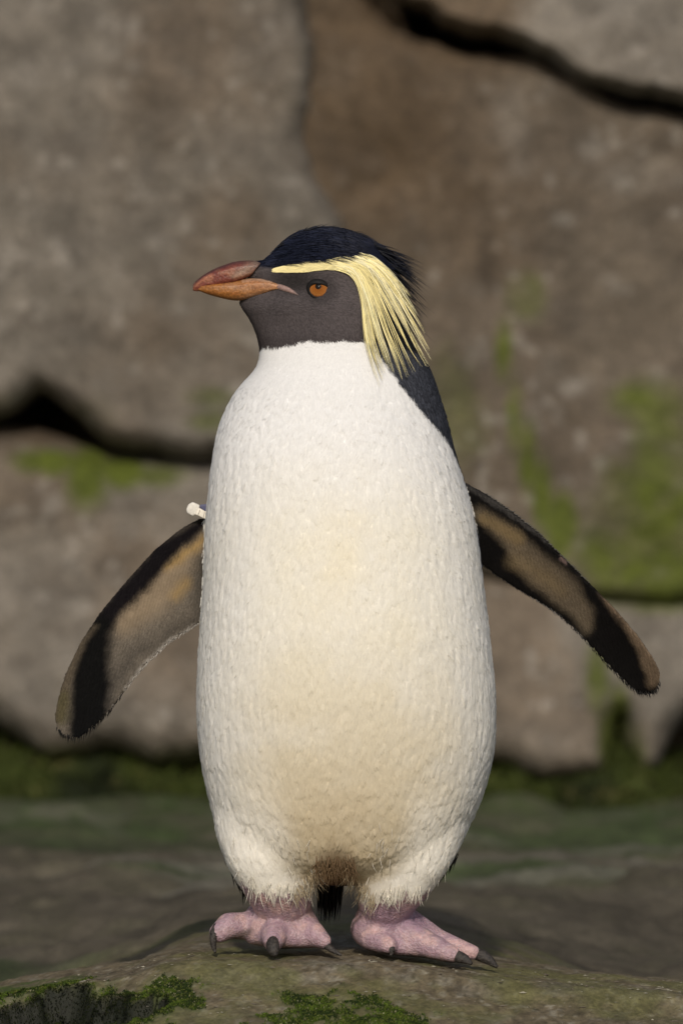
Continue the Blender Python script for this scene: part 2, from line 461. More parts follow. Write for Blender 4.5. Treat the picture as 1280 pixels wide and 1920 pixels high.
boulder([(620, 980), (900, 1040), (1150, 1085), (1300, 1095), (1700, 1080), (2800, 1060), (2800, 1440), (1500, 1330), (1340, 1310), (1270, 1390), (1225, 1435), (1190, 1440), (1175, 1400), (1160, 1330), (1150, 1400), (1135, 1445), (1050, 1458), (940, 1440), (800, 1440), (640, 1420)],
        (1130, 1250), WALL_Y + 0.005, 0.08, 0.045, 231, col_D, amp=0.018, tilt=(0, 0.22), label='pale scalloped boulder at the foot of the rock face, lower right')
boulder([(600, -700), (690, -200), (640, -80), (740, 0), (870, 48), (960, 76), (1060, 116), (1180, 170), (1300, 202), (1700, 290), (2800, 380), (2800, -700)],
        (1150, -200), WALL_Y - 0.03, 0.06, 0.014, 241, col_E, amp=0.018, tilt=(-0.02, 0.10), label='light grey boulder above the dark diagonal crack, top right')

# the cliff behind the boulders closes the cracks
bx = np.linspace(-12, 12, 121); bz = np.linspace(-0.4, 5.0, 41)
BX, BZ = np.meshgrid(bx, bz)
bp = np.stack([BX.reshape(-1), 0 * BX.reshape(-1) + WALL_Y + 0.42, BZ.reshape(-1)], -1)
bp[:, 1] += fbm(bp * 1.3, 4, 251) * 0.18 + 0.12 * np.maximum(0, bp[:, 2] - 1.2)
cliff = mesh_np('cliff', bp, grid_faces(41, 121), M_ROCK, col=stone(*inv_wall(bp[:, 0], bp[:, 2]), bp, GREY * .8, BROWN, 151))
tag(cliff, kind='structure')

# ------------------------------------------------------------------ blades (moss)
def blades(name, roots, normals, length, width, col, mat, lean=0.8):
    n = len(roots)
    a = rng.uniform(0, 2 * np.pi, n)
    r = np.stack([np.cos(a), np.sin(a), 0 * a], -1)
    d = normals + r * rng.uniform(0, lean, n)[:, None]; d /= np.linalg.norm(d, axis=1)[:, None]
    side = np.cross(d, np.stack([np.cos(a + 1.3), np.sin(a + 1.3), 0 * a + .2], -1)); side /= np.linalg.norm(side, axis=1)[:, None] + 1e-9
    Lx = (length * rng.uniform(.5, 1.3, n))[:, None]; w = (width * rng.uniform(.6, 1.3, n))[:, None]
    v = np.stack([roots - side * w * .6, roots + side * w * .6, roots + d * Lx * .6 + side * w, roots + d * Lx * .6 - side * w, roots + d * Lx + r * Lx * .25], 1).reshape(-1, 3)
    i = np.arange(n)[:, None] * 5
    f4 = i + np.array([[0, 1, 2, 3]]); f3 = i + np.array([[3, 2, 4]])
    return mesh_np(name, v, [f4, f3], mat, col=np.repeat(col, 5, 0), smooth_shade=False)

# moss cushions on the front of the rock
cand = rng.uniform([-0.30, -0.22], [0.14, 0.0], (260000, 2))
cz = ground_full(cand[:, 0], cand[:, 1])
cm = np.maximum(ground_moss(cand[:, 0], cand[:, 1], cz), crevice(cand[:, 0], cand[:, 1])[0] * .75)
keep = rng.uniform(0, 1, len(cm)) < smooth(0.25, 0.9, cm) * 0.9
r3 = np.stack([cand[keep, 0], cand[keep, 1], cz[keep] + 0.0008], -1)
nn = rng.uniform(0.5, 1.3, len(r3))[:, None]
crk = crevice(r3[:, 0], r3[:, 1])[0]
patch = smooth(-.35, .35, fbm(r3 * 120, 3, 91))[:, None]
mc = (np.array([[0.020, 0.040, 0.006]]) * (1 - patch) + np.array([[0.085, 0.135, 0.014]]) * patch) * nn
pick = rng.uniform(0, 1, len(r3)); mc[pick < .18] = np.array([0.13, 0.15, 0.03]); mc[pick > .9] = np.array([0.02, 0.03, 0.008])
mc[pick < .03] = np.array([0.28, 0.27, 0.16])
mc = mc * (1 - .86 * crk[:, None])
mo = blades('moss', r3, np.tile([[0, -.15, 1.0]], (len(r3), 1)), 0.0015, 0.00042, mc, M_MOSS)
tag(mo, 'bright green moss cushions on the front of the rock', 'moss', kind='stuff')

# moss bank along the foot of the boulders
mbx = np.linspace(-3.2, 3.2, 900); mbt = np.linspace(0, 1, 34)
MX, MT = np.meshgrid(mbx, mbt)
fx = MX.reshape(-1); ft = MT.reshape(-1)
hgt = 0.056 + 0.03 * fbm(np.stack([fx * 3, 0 * fx, 0 * fx], -1), 3, 261)
pxw = fx / (S * KW) + 640
hgt = hgt + 0.03 * blob(pxw, 0 * pxw, 1160, 0, 60, 1) + 0.02 * blob(pxw, 0 * pxw, 190, 0, 90, 1) + 0.03 * blob(pxw, 0 * pxw, -40, 0, 90, 1) - 0.02 * blob(pxw, 0 * pxw, 1270, 0, 60, 1)
yb = WALL_Y - 0.085 + 0.24 * ft + 0.05 * fbm(np.stack([fx * 4, 0 * fx, 0 * fx + 9], -1), 3, 263)
zb = -0.062 + hgt * smooth(0, 0.75, ft) + 0.03 * ft
mbp = np.stack([fx, yb, zb], -1)
nb = fbm(mbp * 22, 4, 265); mbp[:, 2] += nb * 0.018; mbp[:, 1] += fbm(mbp * 26, 4, 267) * 0.02
mbc = mixc(np.ones((len(fx), 1)) * np.array([[0.032, 0.042, 0.008]]), [0.010, 0.014, 0.004], smooth(-.1, .4, fbm(mbp * 9, 4, 269)))
mbc = mixc(mbc, [0.09, 0.085, 0.03], smooth(.25, .6, fbm(mbp * 30, 3, 271)) * .6)
bank = mesh_np('moss_bank', mbp, grid_faces(34, 900), mat_plain('moss_bank', attr=True, rough=.9, spec=.2, noise=(160, .6, 1.4, .6, .006)), col=mbc)
tag(bank, 'dark mossy bank along the foot of the rock face', 'moss', kind='stuff')
sel = rng.integers(0, len(mbp), 26000)
sel = sel[np.abs(mbp[sel, 0]) < 1.1]
bb = blades('moss_tufts', mbp[sel] + rng.normal(0, .004, (len(sel), 3)), np.tile([[0, -.5, .8]], (len(sel), 1)), 0.016, 0.0028, mbc[sel] * rng.uniform(.7, 2.2, (len(sel), 1)), M_MOSS)
tag(bb, 'leafy green tufts growing on the dark mossy bank', 'moss', kind='stuff')

# grit and flecks of lichen on the rock
ng = 700
gxy = np.stack([rng.uniform(-.27, .27, ng), rng.uniform(-.16, .03, ng)], -1)
gzv = ground_full(gxy[:, 0], gxy[:, 1])
octv = np.array([[1, 0, 0], [-1, 0, 0], [0, 1, 0], [0, -1, 0], [0, 0, 1], [0, 0, -1]], float)
octf = np.array([[0, 2, 4], [2, 1, 4], [1, 3, 4], [3, 0, 4], [2, 0, 5], [1, 2, 5], [3, 1, 5], [0, 3, 5]])
gsz = 0.00055 * rng.lognormal(0, .6, ng)
gv = octv[None] * gsz[:, None, None] * np.stack([rng.uniform(.7, 2.6, ng), rng.uniform(.7, 1.6, ng), rng.uniform(.25, .6, ng)], -1)[:, None] * rng.uniform(.75, 1.25, (ng, 6, 1))
ga = rng.uniform(-.7, .7, ng); cs, sn = np.cos(ga)[:, None], np.sin(ga)[:, None]
gv = np.stack([gv[..., 0] * cs - gv[..., 1] * sn, gv[..., 0] * sn + gv[..., 1] * cs, gv[..., 2]], -1) + np.concatenate([gxy, gzv[:, None] + .0002], 1)[:, None]
gcol = np.where(rng.uniform(0, 1, (ng, 1)) < .5, np.array([[.30, .28, .22]]), np.array([[.13, .11, .085]])) * rng.uniform(.6, 1.2, (ng, 1))
grit = mesh_np('grit', gv.reshape(-1, 3), (np.arange(ng)[:, None, None] * 6 + octf[None]).reshape(-1, 3), M_GRIT, col=np.repeat(gcol, 6, 0), smooth_shade=False)
tag(grit, 'pale grit and lichen flecks on the rock under the penguin', 'grit', kind='stuff')

# ================================================================== THE PENGUIN
class Soup:
    """collects closed overlapping solids that are fused into one surface"""
    def __init__(s): s.v = []; s.f4 = []; s.f3 = []; s.n = 0
    def add(s, v, f4=None, f3=None):
        v = np.asarray(v, float); s.v.append(v)
        if f4 is not None and len(f4): s.f4.append(np.asarray(f4) + s.n)
        if f3 is not None and len(f3): s.f3.append(np.asarray(f3) + s.n)
        s.n += len(v)
    def loft(s, rings):
        """rings: (nr, nc, 3), capped at both ends"""
        nr, nc, _ = rings.shape
        v = np.concatenate([rings.reshape(-1, 3), rings[0].mean(0)[None], rings[-1].mean(0)[None]])
        c = np.arange(nc); c2 = (c + 1) % nc
        f3 = np.concatenate([np.stack([c2, c, 0 * c + nr * nc], -1), np.stack([(nr - 1) * nc + c, (nr - 1) * nc + c2, 0 * c + nr * nc + 1], -1)])
        s.add(v, grid_faces(nr, nc, True), f3)
    def ball(s, c, r, squash=(1, 1, 1)):
        th = np.linspace(0.12, np.pi - 0.12, 12); ph = np.linspace(0, 2 * np.pi, 20, endpoint=False)
        T, F = np.meshgrid(th, ph, indexing='ij')
        s.loft(np.asarray(c) + r * np.stack([np.sin(T) * np.cos(F), np.sin(T) * np.sin(F), np.cos(T)], -1) * np.asarray(squash))
    def limb(s, pts, squash=(1, 1, 1)):
        """pts: list of (px, py, D, r_px); overlapping balls"""
        pts = np.asarray(pts, float)
        for a, b in zip(pts[:-1], pts[1:]):
            n = max(2, int(np.linalg.norm((b - a)[:3]) / (0.22 * min(a[3], b[3]))) + 1)
            for t in np.linspace(0, 1, n):
                q = a * (1 - t) + b * t
                s.ball(W(*q[:3]), q[3] * S, squash)
soup = Soup()

# --- torso, neck and head: stacked slices. rows = photo y: left edge, right edge, depth centre, half depth, front narrowing
ROWS = np.array([
    # py    L    R   cy    b    k
    [426,  596, 632, 0,   12, .0],
    [429,  572, 650, 0,   26, .05],
    [436,  552, 672, 0,   40, .1],
    [446,  536, 692, 0,   51, .2],
    [460,  519, 711, 0,   61, .28],
    [478,  503, 727, 0,   70, .36],
    [494,  492, 738, 0,   75, .42],
    [512,  484, 746, 0,   79, .46],
    [530,  475, 752, 0,   82, .46],
    [548,  461, 757, 0,   84, .46],
    [562,  447, 760, 0,   85, .46],
    [576,  452, 763, 0,   86, .42],
    [592,  464, 766, 0,   87, .36],
    [610,  474, 769, 0,   89, .28],
    [630,  482, 775, 0,   93, .18],
    [650,  486, 785, 0,   99, .08],
    [668,  487, 796, 2,  106, .0],
    [684,  484, 804, 3,  114, .0],
    [700,  472, 811, 4,  125, .0],
    [722,  449, 819, 5,  140, .0],
    [744,  433, 825, 6,  153, .0],
    [780,  417, 836, 6,  170, .0],
    [820,  405, 844, 5,  184, .0],
    [860,  398, 855, 4,  195, .0],
    [900,  393, 868, 2,  205, .0],
    [950,  388, 883, 0,  214, .0],
    [1000, 385, 893, -3, 221, .0],
    [1100, 382, 906, -8, 233, .0],
    [1200, 374, 918, -14, 240, .0],
    [1300, 369, 928, -16, 238, .0],
    [1360, 370, 929, -14, 234, .0],
    [1410, 375, 926, -12, 228, .0],
    [1460, 382, 915, -10, 219, .0],
    [1510, 394, 900, -8, 209, .0],
    [1550, 408, 880, -5, 198, .0],
    [1585, 428, 856, -2, 185, .0],
    [1612, 455, 822, 2, 170, .0],
    [1634, 500, 772, 8, 148, .0],
    [1650, 550, 720, 22, 110, .0],
    [1660, 608, 662, 42,  50, .0]])
ys = np.unique(np.concatenate([np.arange(427, 720, 3), np.arange(720, 1560, 8), np.arange(1560, 1662, 4)])).astype(float)
yd = np.arange(426, 1661, 1.0)
def gauss_s(v, sg):
    k = np.arange(-3 * int(sg), 3 * int(sg) + 1); g = np.exp(-.5 * (k / sg) ** 2); g /= g.sum()
    pad = 3 * int(sg); vp = np.concatenate([2 * v[0] - v[1:pad + 1][::-1], v, 2 * v[-1] - v[-pad - 1:-1][::-1]])
    return np.convolve(vp, g, 'valid')
def prof_s(v):
    a, b = gauss_s(v, 4), gauss_s(v, 24); w = smooth(700, 800, yd) * smooth(1600, 1560, yd)
    e = np.minimum(smooth(426, 440, yd), smooth(1660, 1640, yd))
    return (a * (1 - w) + b * w) * e + v * (1 - e)
cols = [np.interp(ys, yd, prof_s(np.interp(yd, ROWS[:, 0], ROWS[:, j]))) for j in range(1, 6)]
Lx, Rx, Cy, Bd, Kf = cols
th = np.linspace(0, 2 * np.pi, 128, endpoint=False)
ct, st = np.cos(th), np.sin(th)
rings = []
for i, yy in enumerate(ys):
    e = 2 / (2.0 + 0.25 * smooth(700, 900, yy))
    cx, a = (Lx[i] + Rx[i]) / 2, (Rx[i] - Lx[i]) / 2
    X = cx + a * np.sign(ct) * np.abs(ct) ** e
    D = Cy[i] + Bd[i] * np.sign(st) * np.abs(st) ** e * (1 + Kf[i] * ct) / (1 + Kf[i] * .35)
    rings.append(W(X, np.full_like(X, yy), D))
soup.loft(np.array(rings)[:, ::-1])
# brow and cheek volumes
soup.limb([(484, 511, 0, 21), (503, 512, 0, 26), (530, 516, 0, 36), (560, 520, 0, 46)])
soup.limb([(480, 556, 0, 26), (520, 566, 0, 42)])
soup.limb([(560, 515, -30, 30), (610, 508, -48, 30), (665, 508, -52, 28)])
soup.limb([(540, 578, -28, 40), (620, 586, -36, 50), (700, 590, -42, 46)])
# thighs
soup.limb([(486, 1480, -24, 92), (492, 1540, -46, 92), (506, 1590, -58, 88), (521, 1640, -50, 73), (527, 1678, -36, 60)])
soup.limb([(806, 1480, -24, 92), (790, 1540, -46, 88), (768, 1590, -58, 83), (741, 1642, -50, 71), (725, 1684, -36, 55)])

# --- flippers
def resample(pts, n):
    pts = np.asarray(pts, float); L = np.concatenate([[0], np.cumsum(np.linalg.norm(np.diff(pts[:, :2], axis=0), axis=1))])
    return np.stack([np.interp(np.linspace(0, L[-1], n), L, pts[:, j]) for j in range(pts.shape[1])], -1)
FL_LEAD = [(470, 925), (425, 945), (385, 966), (340, 990), (290, 1030), (240, 1085), (190, 1145), (150, 1205), (122, 1265), (107, 1315), (103, 1345), (107, 1366), (118, 1380)]
FL_TRAIL = [(470, 1130), (430, 1145), (385, 1161), (360, 1178), (320, 1203), (272, 1248), (236, 1293), (203, 1338), (180, 1362), (163, 1375), (150, 1383), (138, 1386), (128, 1384)]
FR_LEAD = [(800, 880), (835, 888), (868, 903), (912, 926), (962, 960), (1012, 1000), (1057, 1045), (1104, 1092), (1152, 1140), (1192, 1187), (1221, 1227), (1236, 1256), (1238, 1280), (1230, 1296)]
FR_TRAIL = [(800, 1030), (850, 1040), (905, 1060), (932, 1080), (962, 1100), (1002, 1124), (1042, 1150), (1086, 1190), (1112, 1219), (1142, 1252), (1180, 1290), (1196, 1300), (1208, 1303), (1222, 1301)]
def flipper(lead, trail, dl, dt, thick, curve):
    n = 60
    a, b = resample(lead, n), resample(trail, n)
    m = 28; ang = np.linspace(0, 2 * np.pi, m, endpoint=False)
    rg = []
    for i in range(n):
        u = i / (n - 1)
        v = 0.5 - 0.5 * np.cos(ang)
        tck = thick * (1 - 0.62 * u) * np.sqrt(np.maximum(0.02, 1 - u ** 9))
        half = tck * (np.sqrt(np.maximum(v, 0)) * (1 - v) * 1.6 + 0.30 * np.sqrt(np.maximum(0, v * (1 - v))) * 2) * np.sign(np.sin(ang) + 1e-9)
        D = np.interp(u, [0, .5, 1], dl) * (1 - v) + np.interp(u, [0, .5, 1], dt) * v + curve * 4 * v * (1 - v) + half
        rg.append(W(a[i, 0] * (1 - v) + b[i, 0] * v, a[i, 1] * (1 - v) + b[i, 1] * v, D))
    soup.loft(np.array(rg))
flipper(FL_LEAD, FL_TRAIL, (60, 62, 40), (60, 40, 12), 17, 10)
flipper(FR_LEAD, FR_TRAIL, (50, 28, 6), (95, 95, 60), 17, 8)

# --- feet
def foot(ankle, pads, toes):
    soup.limb(ankle)
    bm = bmesh.new()
    for (x, y, d, r) in pads:
        c = W(x, y, d)
        for th_ in np.linspace(0, np.pi, 7):
            for ph_ in np.linspace(0, 2 * np.pi, 12, endpoint=False):
                bm.verts.new(c + r * S * np.array([math.sin(th_) * math.cos(ph_), math.sin(th_) * math.sin(ph_), math.cos(th_)]))
    bmesh.ops.convex_hull(bm, input=bm.verts[:])
    bmesh.ops.delete(bm, geom=[v for v in bm.verts if not v.link_faces], context='VERTS')
    bmesh.ops.triangulate(bm, faces=bm.faces[:])
    bm.verts.index_update()
    soup.add([v.co[:] for v in bm.verts], None, [[v.index for v in f.verts] for f in bm.faces])
    bm.free()
    for t in toes: soup.limb(t)
foot([(526, 1650, -22, 52), (528, 1696, -16, 56), (530, 1722, -12, 56)],
     [(506, 1714, 10, 40), (548, 1714, 10, 38), (470, 1736, -22, 25), (590, 1750, -44, 18), (478, 1748, -34, 24), (516, 1752, -66, 26), (566, 1752, -44, 24), (598, 1764, -56, 13), (520, 1762, 20, 18)],
     [[(500, 1735, -10, 34), (458, 1736, -24, 26), (430, 1736, -38, 25), (411, 1749, -50, 19)],
      [(518, 1742, -46, 32), (513, 1757, -86, 24), (512, 1768, -108, 18)],
      [(556, 1735, -24, 34), (584, 1750, -54, 25), (606, 1764, -80, 15)]])
foot([(728, 1655, -22, 50), (724, 1702, -16, 53), (722, 1725, -12, 54)],
     [(704, 1728, 4, 42), (742, 1726, 4, 38), (820, 1770, -34, 22), (692, 1752, -24, 27), (726, 1770, -50, 20), (786, 1766, -38, 24), (832, 1786, -62, 14), (862, 1782, -34, 12), (720, 1764, 20, 18)],
     [[(690, 1742, -14, 34), (700, 1758, -42, 27), (728, 1773, -72, 17)],
      [(740, 1745, -20, 38), (790, 1768, -52, 27), (846, 1789, -80, 17)],
      [(745, 1738, -8, 36), (806, 1760, -24, 25), (866, 1780, -44, 17), (886, 1786, -50, 14)]])
# wrinkles across the toes and ankles
tmp = bpy.data.meshes.new('fused')
V = np.concatenate(soup.v)
tmp.from_pydata(V.tolist(), [], np.concatenate(soup.f4).tolist() + np.concatenate(soup.f3).tolist())
bmx = bmesh.new(); bmx.from_mesh(tmp); bmesh.ops.recalc_face_normals(bmx, faces=bmx.faces[:]); bmx.to_mesh(tmp); bmx.free()
tob = bpy.data.objects.new('fused', tmp); COL.objects.link(tob)
md = tob.modifiers.new('r', 'REMESH'); md.mode = 'VOXEL'; md.voxel_size = 0.00115
md2 = tob.modifiers.new('s', 'SMOOTH'); md2.factor = 0.5; md2.iterations = 7
dg = bpy.context.evaluated_depsgraph_get()
body_me = bpy.data.meshes.new_from_object(tob.evaluated_get(dg))
bpy.data.objects.remove(tob); bpy.data.meshes.remove(tmp)
nv = len(body_me.vertices)
BV = np.empty(nv * 3, np.float32); body_me.vertices.foreach_get('co', BV); BV = BV.reshape(-1, 3).astype(float)
BN = np.empty(nv * 3, np.float32); body_me.vertices.foreach_get('normal', BN); BN = BN.reshape(-1, 3).astype(float)

ne = len(body_me.edges); ED = np.empty(ne * 2, np.int32); body_me.edges.foreach_get('vertices', ED); ED = ED.reshape(-1, 2)
deg = np.bincount(ED.reshape(-1), minlength=nv)[:, None]
qx, qy, qD = P(BV)
wsm = np.maximum.reduce([smooth(1380, 1480, qy) * smooth(1690, 1640, qy), blob(qx, qy, 620, 570, 150, 130, .25) * (qx > 490), smooth(640, 660, qy) * smooth(800, 760, qy) * (qx > 300), (np.abs(qx - 390) < 14) * (qy > 900) * (qy < 1200) * .6])
act = np.where(wsm > .01)[0]                       # only the vertices that move
isact = np.zeros(nv, bool); isact[act] = True
EA = ED[isact[ED[:, 0]] | isact[ED[:, 1]]]
used = np.unique(EA); idx = np.full(nv, -1); idx[used] = np.arange(len(used)); EA = idx[EA]
sub = BV[used]; dsub = np.maximum(np.bincount(EA.reshape(-1), minlength=len(used)), 1)[:, None]
wsub = (wsm[used] * .9 * isact[used])[:, None]
for _ in range(95):
    acc = np.stack([np.bincount(EA[:, 0], sub[EA[:, 1], j], len(used)) + np.bincount(EA[:, 1], sub[EA[:, 0], j], len(used)) for j in range(3)], -1)
    sub = sub + wsub * (acc / dsub - sub)
BV[used] = sub
body_me.vertices.foreach_set('co', BV.astype(np.float32).reshape(-1)); body_me.update()
BN = np.empty(nv * 3, np.float32); body_me.vertices.foreach_get('normal', BN); BN = BN.reshape(-1, 3).astype(float)

# --- which region a point of the body belongs to, and its pigment
def poly_mask(px, py, pts, rads, soft):
    """soft mask along a polyline with a radius at each point"""
    pts = np.asarray(pts, float); best = np.full(len(px), 9e9)
    for i in range(len(pts) - 1):
        a, b = pts[i], pts[i + 1]; ab = b - a
        t = np.clip(((px - a[0]) * ab[0] + (py - a[1]) * ab[1]) / (ab @ ab), 0, 1)
        d = np.hypot(px - a[0] - t * ab[0], py - a[1] - t * ab[1]) - (rads[i] * (1 - t) + rads[i + 1] * t)
        best = np.minimum(best, d)
    return 1 - smooth(-soft, soft, best)

def regions(px, py):
    L = np.interp(py, ROWS[:, 0], ROWS[:, 1]); R = np.interp(py, ROWS[:, 0], ROWS[:, 2])
    fl = (px < L - 2) & (py > 930) & (py < 1420)
    fr = (px > R + 2) & (py > 880) & (py < 1330)
    return L, R, fl, fr

PANTS = ([455, 480, 505, 540, 565, 585, 600], [1655, 1674, 1680, 1676, 1678, 1676, 1660])
PANTS2 = ([655, 672, 700, 740, 765, 785, 800], [1666, 1690, 1692, 1686, 1680, 1680, 1668])
def skin_mask(px, py, co):
    lim = np.where(px < 630, np.interp(px, *PANTS), np.interp(px, *PANTS2)) + vnoise(co * 330, 5) * 6 + vnoise(co * 110, 6) * 9
    return smooth(-4, 4, py - lim)

def seg_L(z): return np.array([80 + .271 * z[0], 900 + .271 * z[1]])
def seg_R(z): return np.array([840 + .328 * z[0], 880 + .328 * z[1]])
def pigment(co, nrm):
    px, py, D = P(co)
    L, R, fl, fr = regions(px, py)
    n = len(px)
    nA = fbm(co * 40, 4, 301); nB = fbm(co * 150, 3, 303)
    c = np.ones((n, 1)) * np.array([[0.735, 0.735, 0.73]])
    mid = 1 - smooth(0.35, 0.9, np.abs((px - (L + R) / 2 - 5) / ((R - L) / 2 + 1)))
    cream = smooth(780, 1050, py) * (0.45 + 0.55 * mid)
    c = mixc(c, [0.72, 0.685, 0.58], cream * np.clip(.85 + nA * .35, 0, 1))
    c = mixc(c, [0.59, 0.52, 0.385], smooth(1080, 1560, py) * mid ** .5 * np.clip(.9 + nA * .5, 0, 1))
    c = mixc(c, [0.78, 0.66, 0.42], blob(px, py, 640, 1010, 60, 130, .8) * .12 * np.clip(.6 + nA, 0, 1))
    stain = blob(px, py, 625, 1610, 120, 120, .9)
    c = mixc(c, [0.40, 0.30, 0.17], np.clip(stain * (.85 + nB * .4), 0, 1) * .48)
    c = mixc(c, [0.13, 0.08, 0.04], blob(px, py, 628, 1650, 38, 60, .6) * .9)
    c = mixc(c, [0.84, 0.81, 0.74], np.maximum(blob(px, py, 470, 1625, 70, 130, .6), blob(px, py, 815, 1620, 55, 120, .6)) * .8)
    # black back: the side boundary moves to the back further down
    a = np.arctan2(px - (L + R) / 2, -(D + 2))          # 0 = facing the camera, + to the right
    lim = np.interp(py, [560, 640, 700, 760, 810, 870, 920, 1500, 1700], [.5, .62, .78, 1.0, 1.25, 1.52, 1.78, 1.95, 1.75])
    liml = np.interp(py, [560, 660, 1500, 1700], [2.6, 2.3, 2.05, 1.8])
    jag = nB * .05 + nA * .03
    blk = np.maximum(smooth(lim - .035, lim + .035, a + jag), smooth(liml - .04, liml + .04, -a + jag)) * (py > 560)
    back = np.array([0.040, 0.043, 0.054])
    c = mixc(c, back, blk)
    # the dark head
    edge = np.interp(px, [470, 487, 520, 560, 610, 660, 700, 800], [658, 655, 648, 641, 637, 637, 640, 660]) + nB * 6 + nA * 5
    head = smooth(3, -3, py - edge)
    face = np.array([0.074, 0.064, 0.066]) * (1 + .25 * nA[:, None])
    c = c * (1 - head[:, None]) + face * head[:, None]
    lores = np.maximum(blob(px, py, 545, 525, 45, 24, .7) * .8, blob(px, py, 600, 545, 30, 24, .5) * .5)
    c = mixc(c, [0.020, 0.018, 0.018], lores * head)
    c = mixc(c, [0.028, 0.023, 0.022], smooth(600, 650, py) * head * .5)
    c = mixc(c, [0.028, 0.023, 0.022], smooth(520, 470, px) * smooth(560, 600, py) * head * .6)
    crown_edge = np.interp(px, [480, 505, 560, 620, 680, 720, 760], [500, 502, 496, 488, 480, 520, 640])
    c = mixc(c, [0.009, 0.011, 0.022], smooth(4, -4, py - crown_edge) * head)
    c = mixc(c, [0.009, 0.010, 0.014], smooth(668, 690, px + (py - 500) * .0) * head * (py > 480))
    # flippers
    under = smooth(.35, -.1, nrm[:, 1])
    for flip, sg in ((fl, seg_L), (fr, seg_R)):
        if not flip.any(): continue
        x, y = px[flip], py[flip]; k = len(x)
        q = lambda pts: [sg(z) for z in pts]
        sc = .271 if sg is seg_L else .328
        jx, jy = x + nB[flip] * 6, y + nA[flip] * 6
        if sg is seg_L:
            f = np.ones((k, 1)) * np.array([[0.12, 0.103, 0.083]])
            f = mixc(f, [0.24, 0.185, 0.125], poly_mask(jx, jy, q([(1110, 400), (930, 560), (760, 790), (560, 980)]), [18, 30, 36, 18], 24) * .85)
            f = mixc(f, [0.34, 0.22, 0.075], poly_mask(jx, jy, q([(1110, 420), (940, 540), (860, 600)]), [7, 8, 5], 13) * .75)
            f = mixc(f, [0.34, 0.22, 0.075], poly_mask(jx, jy, q([(990, 720), (930, 800)]), [8, 7], 18) * .6)
            f = mixc(f, [0.045, 0.040, 0.034], poly_mask(jx, jy, q([(1110, 560), (1110, 900), (1080, 960), (880, 1040)]), [14, 18, 12, 4], 18) * .75)
            f = mixc(f, [0.030, 0.028, 0.026], poly_mask(jx, jy, q([(900, 1060), (640, 1200), (480, 1430), (430, 1600)]), [4, 14, 22, 26], 22) * .55)
            f = mixc(f, [0.006, 0.005, 0.006], poly_mask(jx, jy, q([(1100, 300), (850, 480), (640, 720), (430, 960)]), [13, 22, 22, 20], 13))
            f = mixc(f, [0.004, 0.004, 0.004], poly_mask(jx, jy, q([(400, 1000), (340, 1250), (330, 1500), (290, 1790)]), [22, 34, 38, 30], 14))
            f = mixc(f, [0.075, 0.060, 0.042], poly_mask(jx, jy, q([(370, 1000), (250, 1150), (150, 1400), (110, 1620)]), [3, 8, 13, 14], 9) * .9)
            f = mixc(f, [0.062, 0.056, 0.024], poly_mask(jx, jy, q([(150, 1480), (140, 1640)]), [10, 12], 10) * .6)
            f = mixc(f, [0.42, 0.40, 0.37], poly_mask(x, y, [(385, 1161), (360, 1178), (320, 1203), (272, 1248), (238, 1290)], [2.5, 4, 5, 5, 2], 6) * .75)
            row = np.sin((x * .93 + y * .25) * 1.15 + 5 * nA[flip] + 3 * nB[flip])
        else:
            f = np.ones((k, 1)) * np.array([[0.007, 0.0065, 0.0065]])
            f = mixc(f, [0.15, 0.12, 0.085], poly_mask(jx, jy, q([(170, 240), (350, 380), (500, 560), (650, 680), (760, 800), (790, 900)]), [10, 17, 28, 30, 20, 10], 13) * .85)
            f = mixc(f, [0.20, 0.145, 0.075], poly_mask(jx, jy, q([(200, 270), (390, 390)]), [9, 12], 10) * .8)
            f = mixc(f, [0.20, 0.15, 0.085], poly_mask(jx, jy, q([(380, 510), (560, 620), (640, 680)]), [14, 14, 10], 16) * .6)
            f = mixc(f, [0.15, 0.11, 0.075], poly_mask(jx, jy, q([(880, 700), (1010, 850), (1110, 1000), (1180, 1190)]), [6, 11, 13, 15], 9) * .9)
            f = mixc(f, [0.14, 0.10, 0.09], poly_mask(jx, jy, q([(640, 500), (670, 520)]), [4, 4], 4) * .8)
            f = mixc(f, [0.055, 0.052, 0.05], poly_mask(jx, jy, q([(60, 60), (250, 180), (500, 350), (700, 500)]), [3, 5, 5, 3], 4) * .6)
            f = mixc(f, [0.30, 0.30, 0.30], poly_mask(x, y, [(985, 1116), (1042, 1152), (1084, 1190), (1108, 1218)], [1, 3, 3, 1], 4) * .6)
            row = np.sin((x * .93 - y * .25) * 1.15 + 5 * nA[flip] + 3 * nB[flip])
        f = f * (1 + .10 * row[:, None] + .16 * nB[flip][:, None])
        c[flip] = mixc(f, [0.016, 0.016, 0.019], 1 - under[flip])
    sk = skin_mask(px, py, co)
    nS = fbm(co * 120, 4, 305)
    pink = np.array([0.36, 0.252, 0.278])
    ps = np.ones((n, 1)) * pink
    ps = mixc(ps, [0.27, 0.175, 0.225], smooth(-.1, .4, nS) * .55)
    ps = mixc(ps, [0.55, 0.36, 0.33], smooth(.0, .4, -nS) * .5)
    ps = mixc(ps, [0.26, 0.17, 0.25], blob(px, py, 745, 1722, 60, 22, .7) * .5)
    # grubby soles and toe ends
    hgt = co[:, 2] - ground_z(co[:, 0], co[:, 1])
    cell = vnoise(co * 560, 307)
    ps = ps * (1 + .16 * cell[:, None])
    wr = np.sin(co[:, 2] * 2600 + co[:, 0] * 500 + 5 * nA)
    ps = ps * (1 - .13 * np.maximum(0, wr)[:, None] * smooth(1745, 1700, py)[:, None])
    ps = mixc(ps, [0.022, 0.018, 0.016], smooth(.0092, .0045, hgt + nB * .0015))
    ps = mixc(ps, [0.030, 0.022, 0.020], poly_mask(px, py, [(592, 1700), (604, 1722), (612, 1738)], [2, 3, 2], 3) * .8)
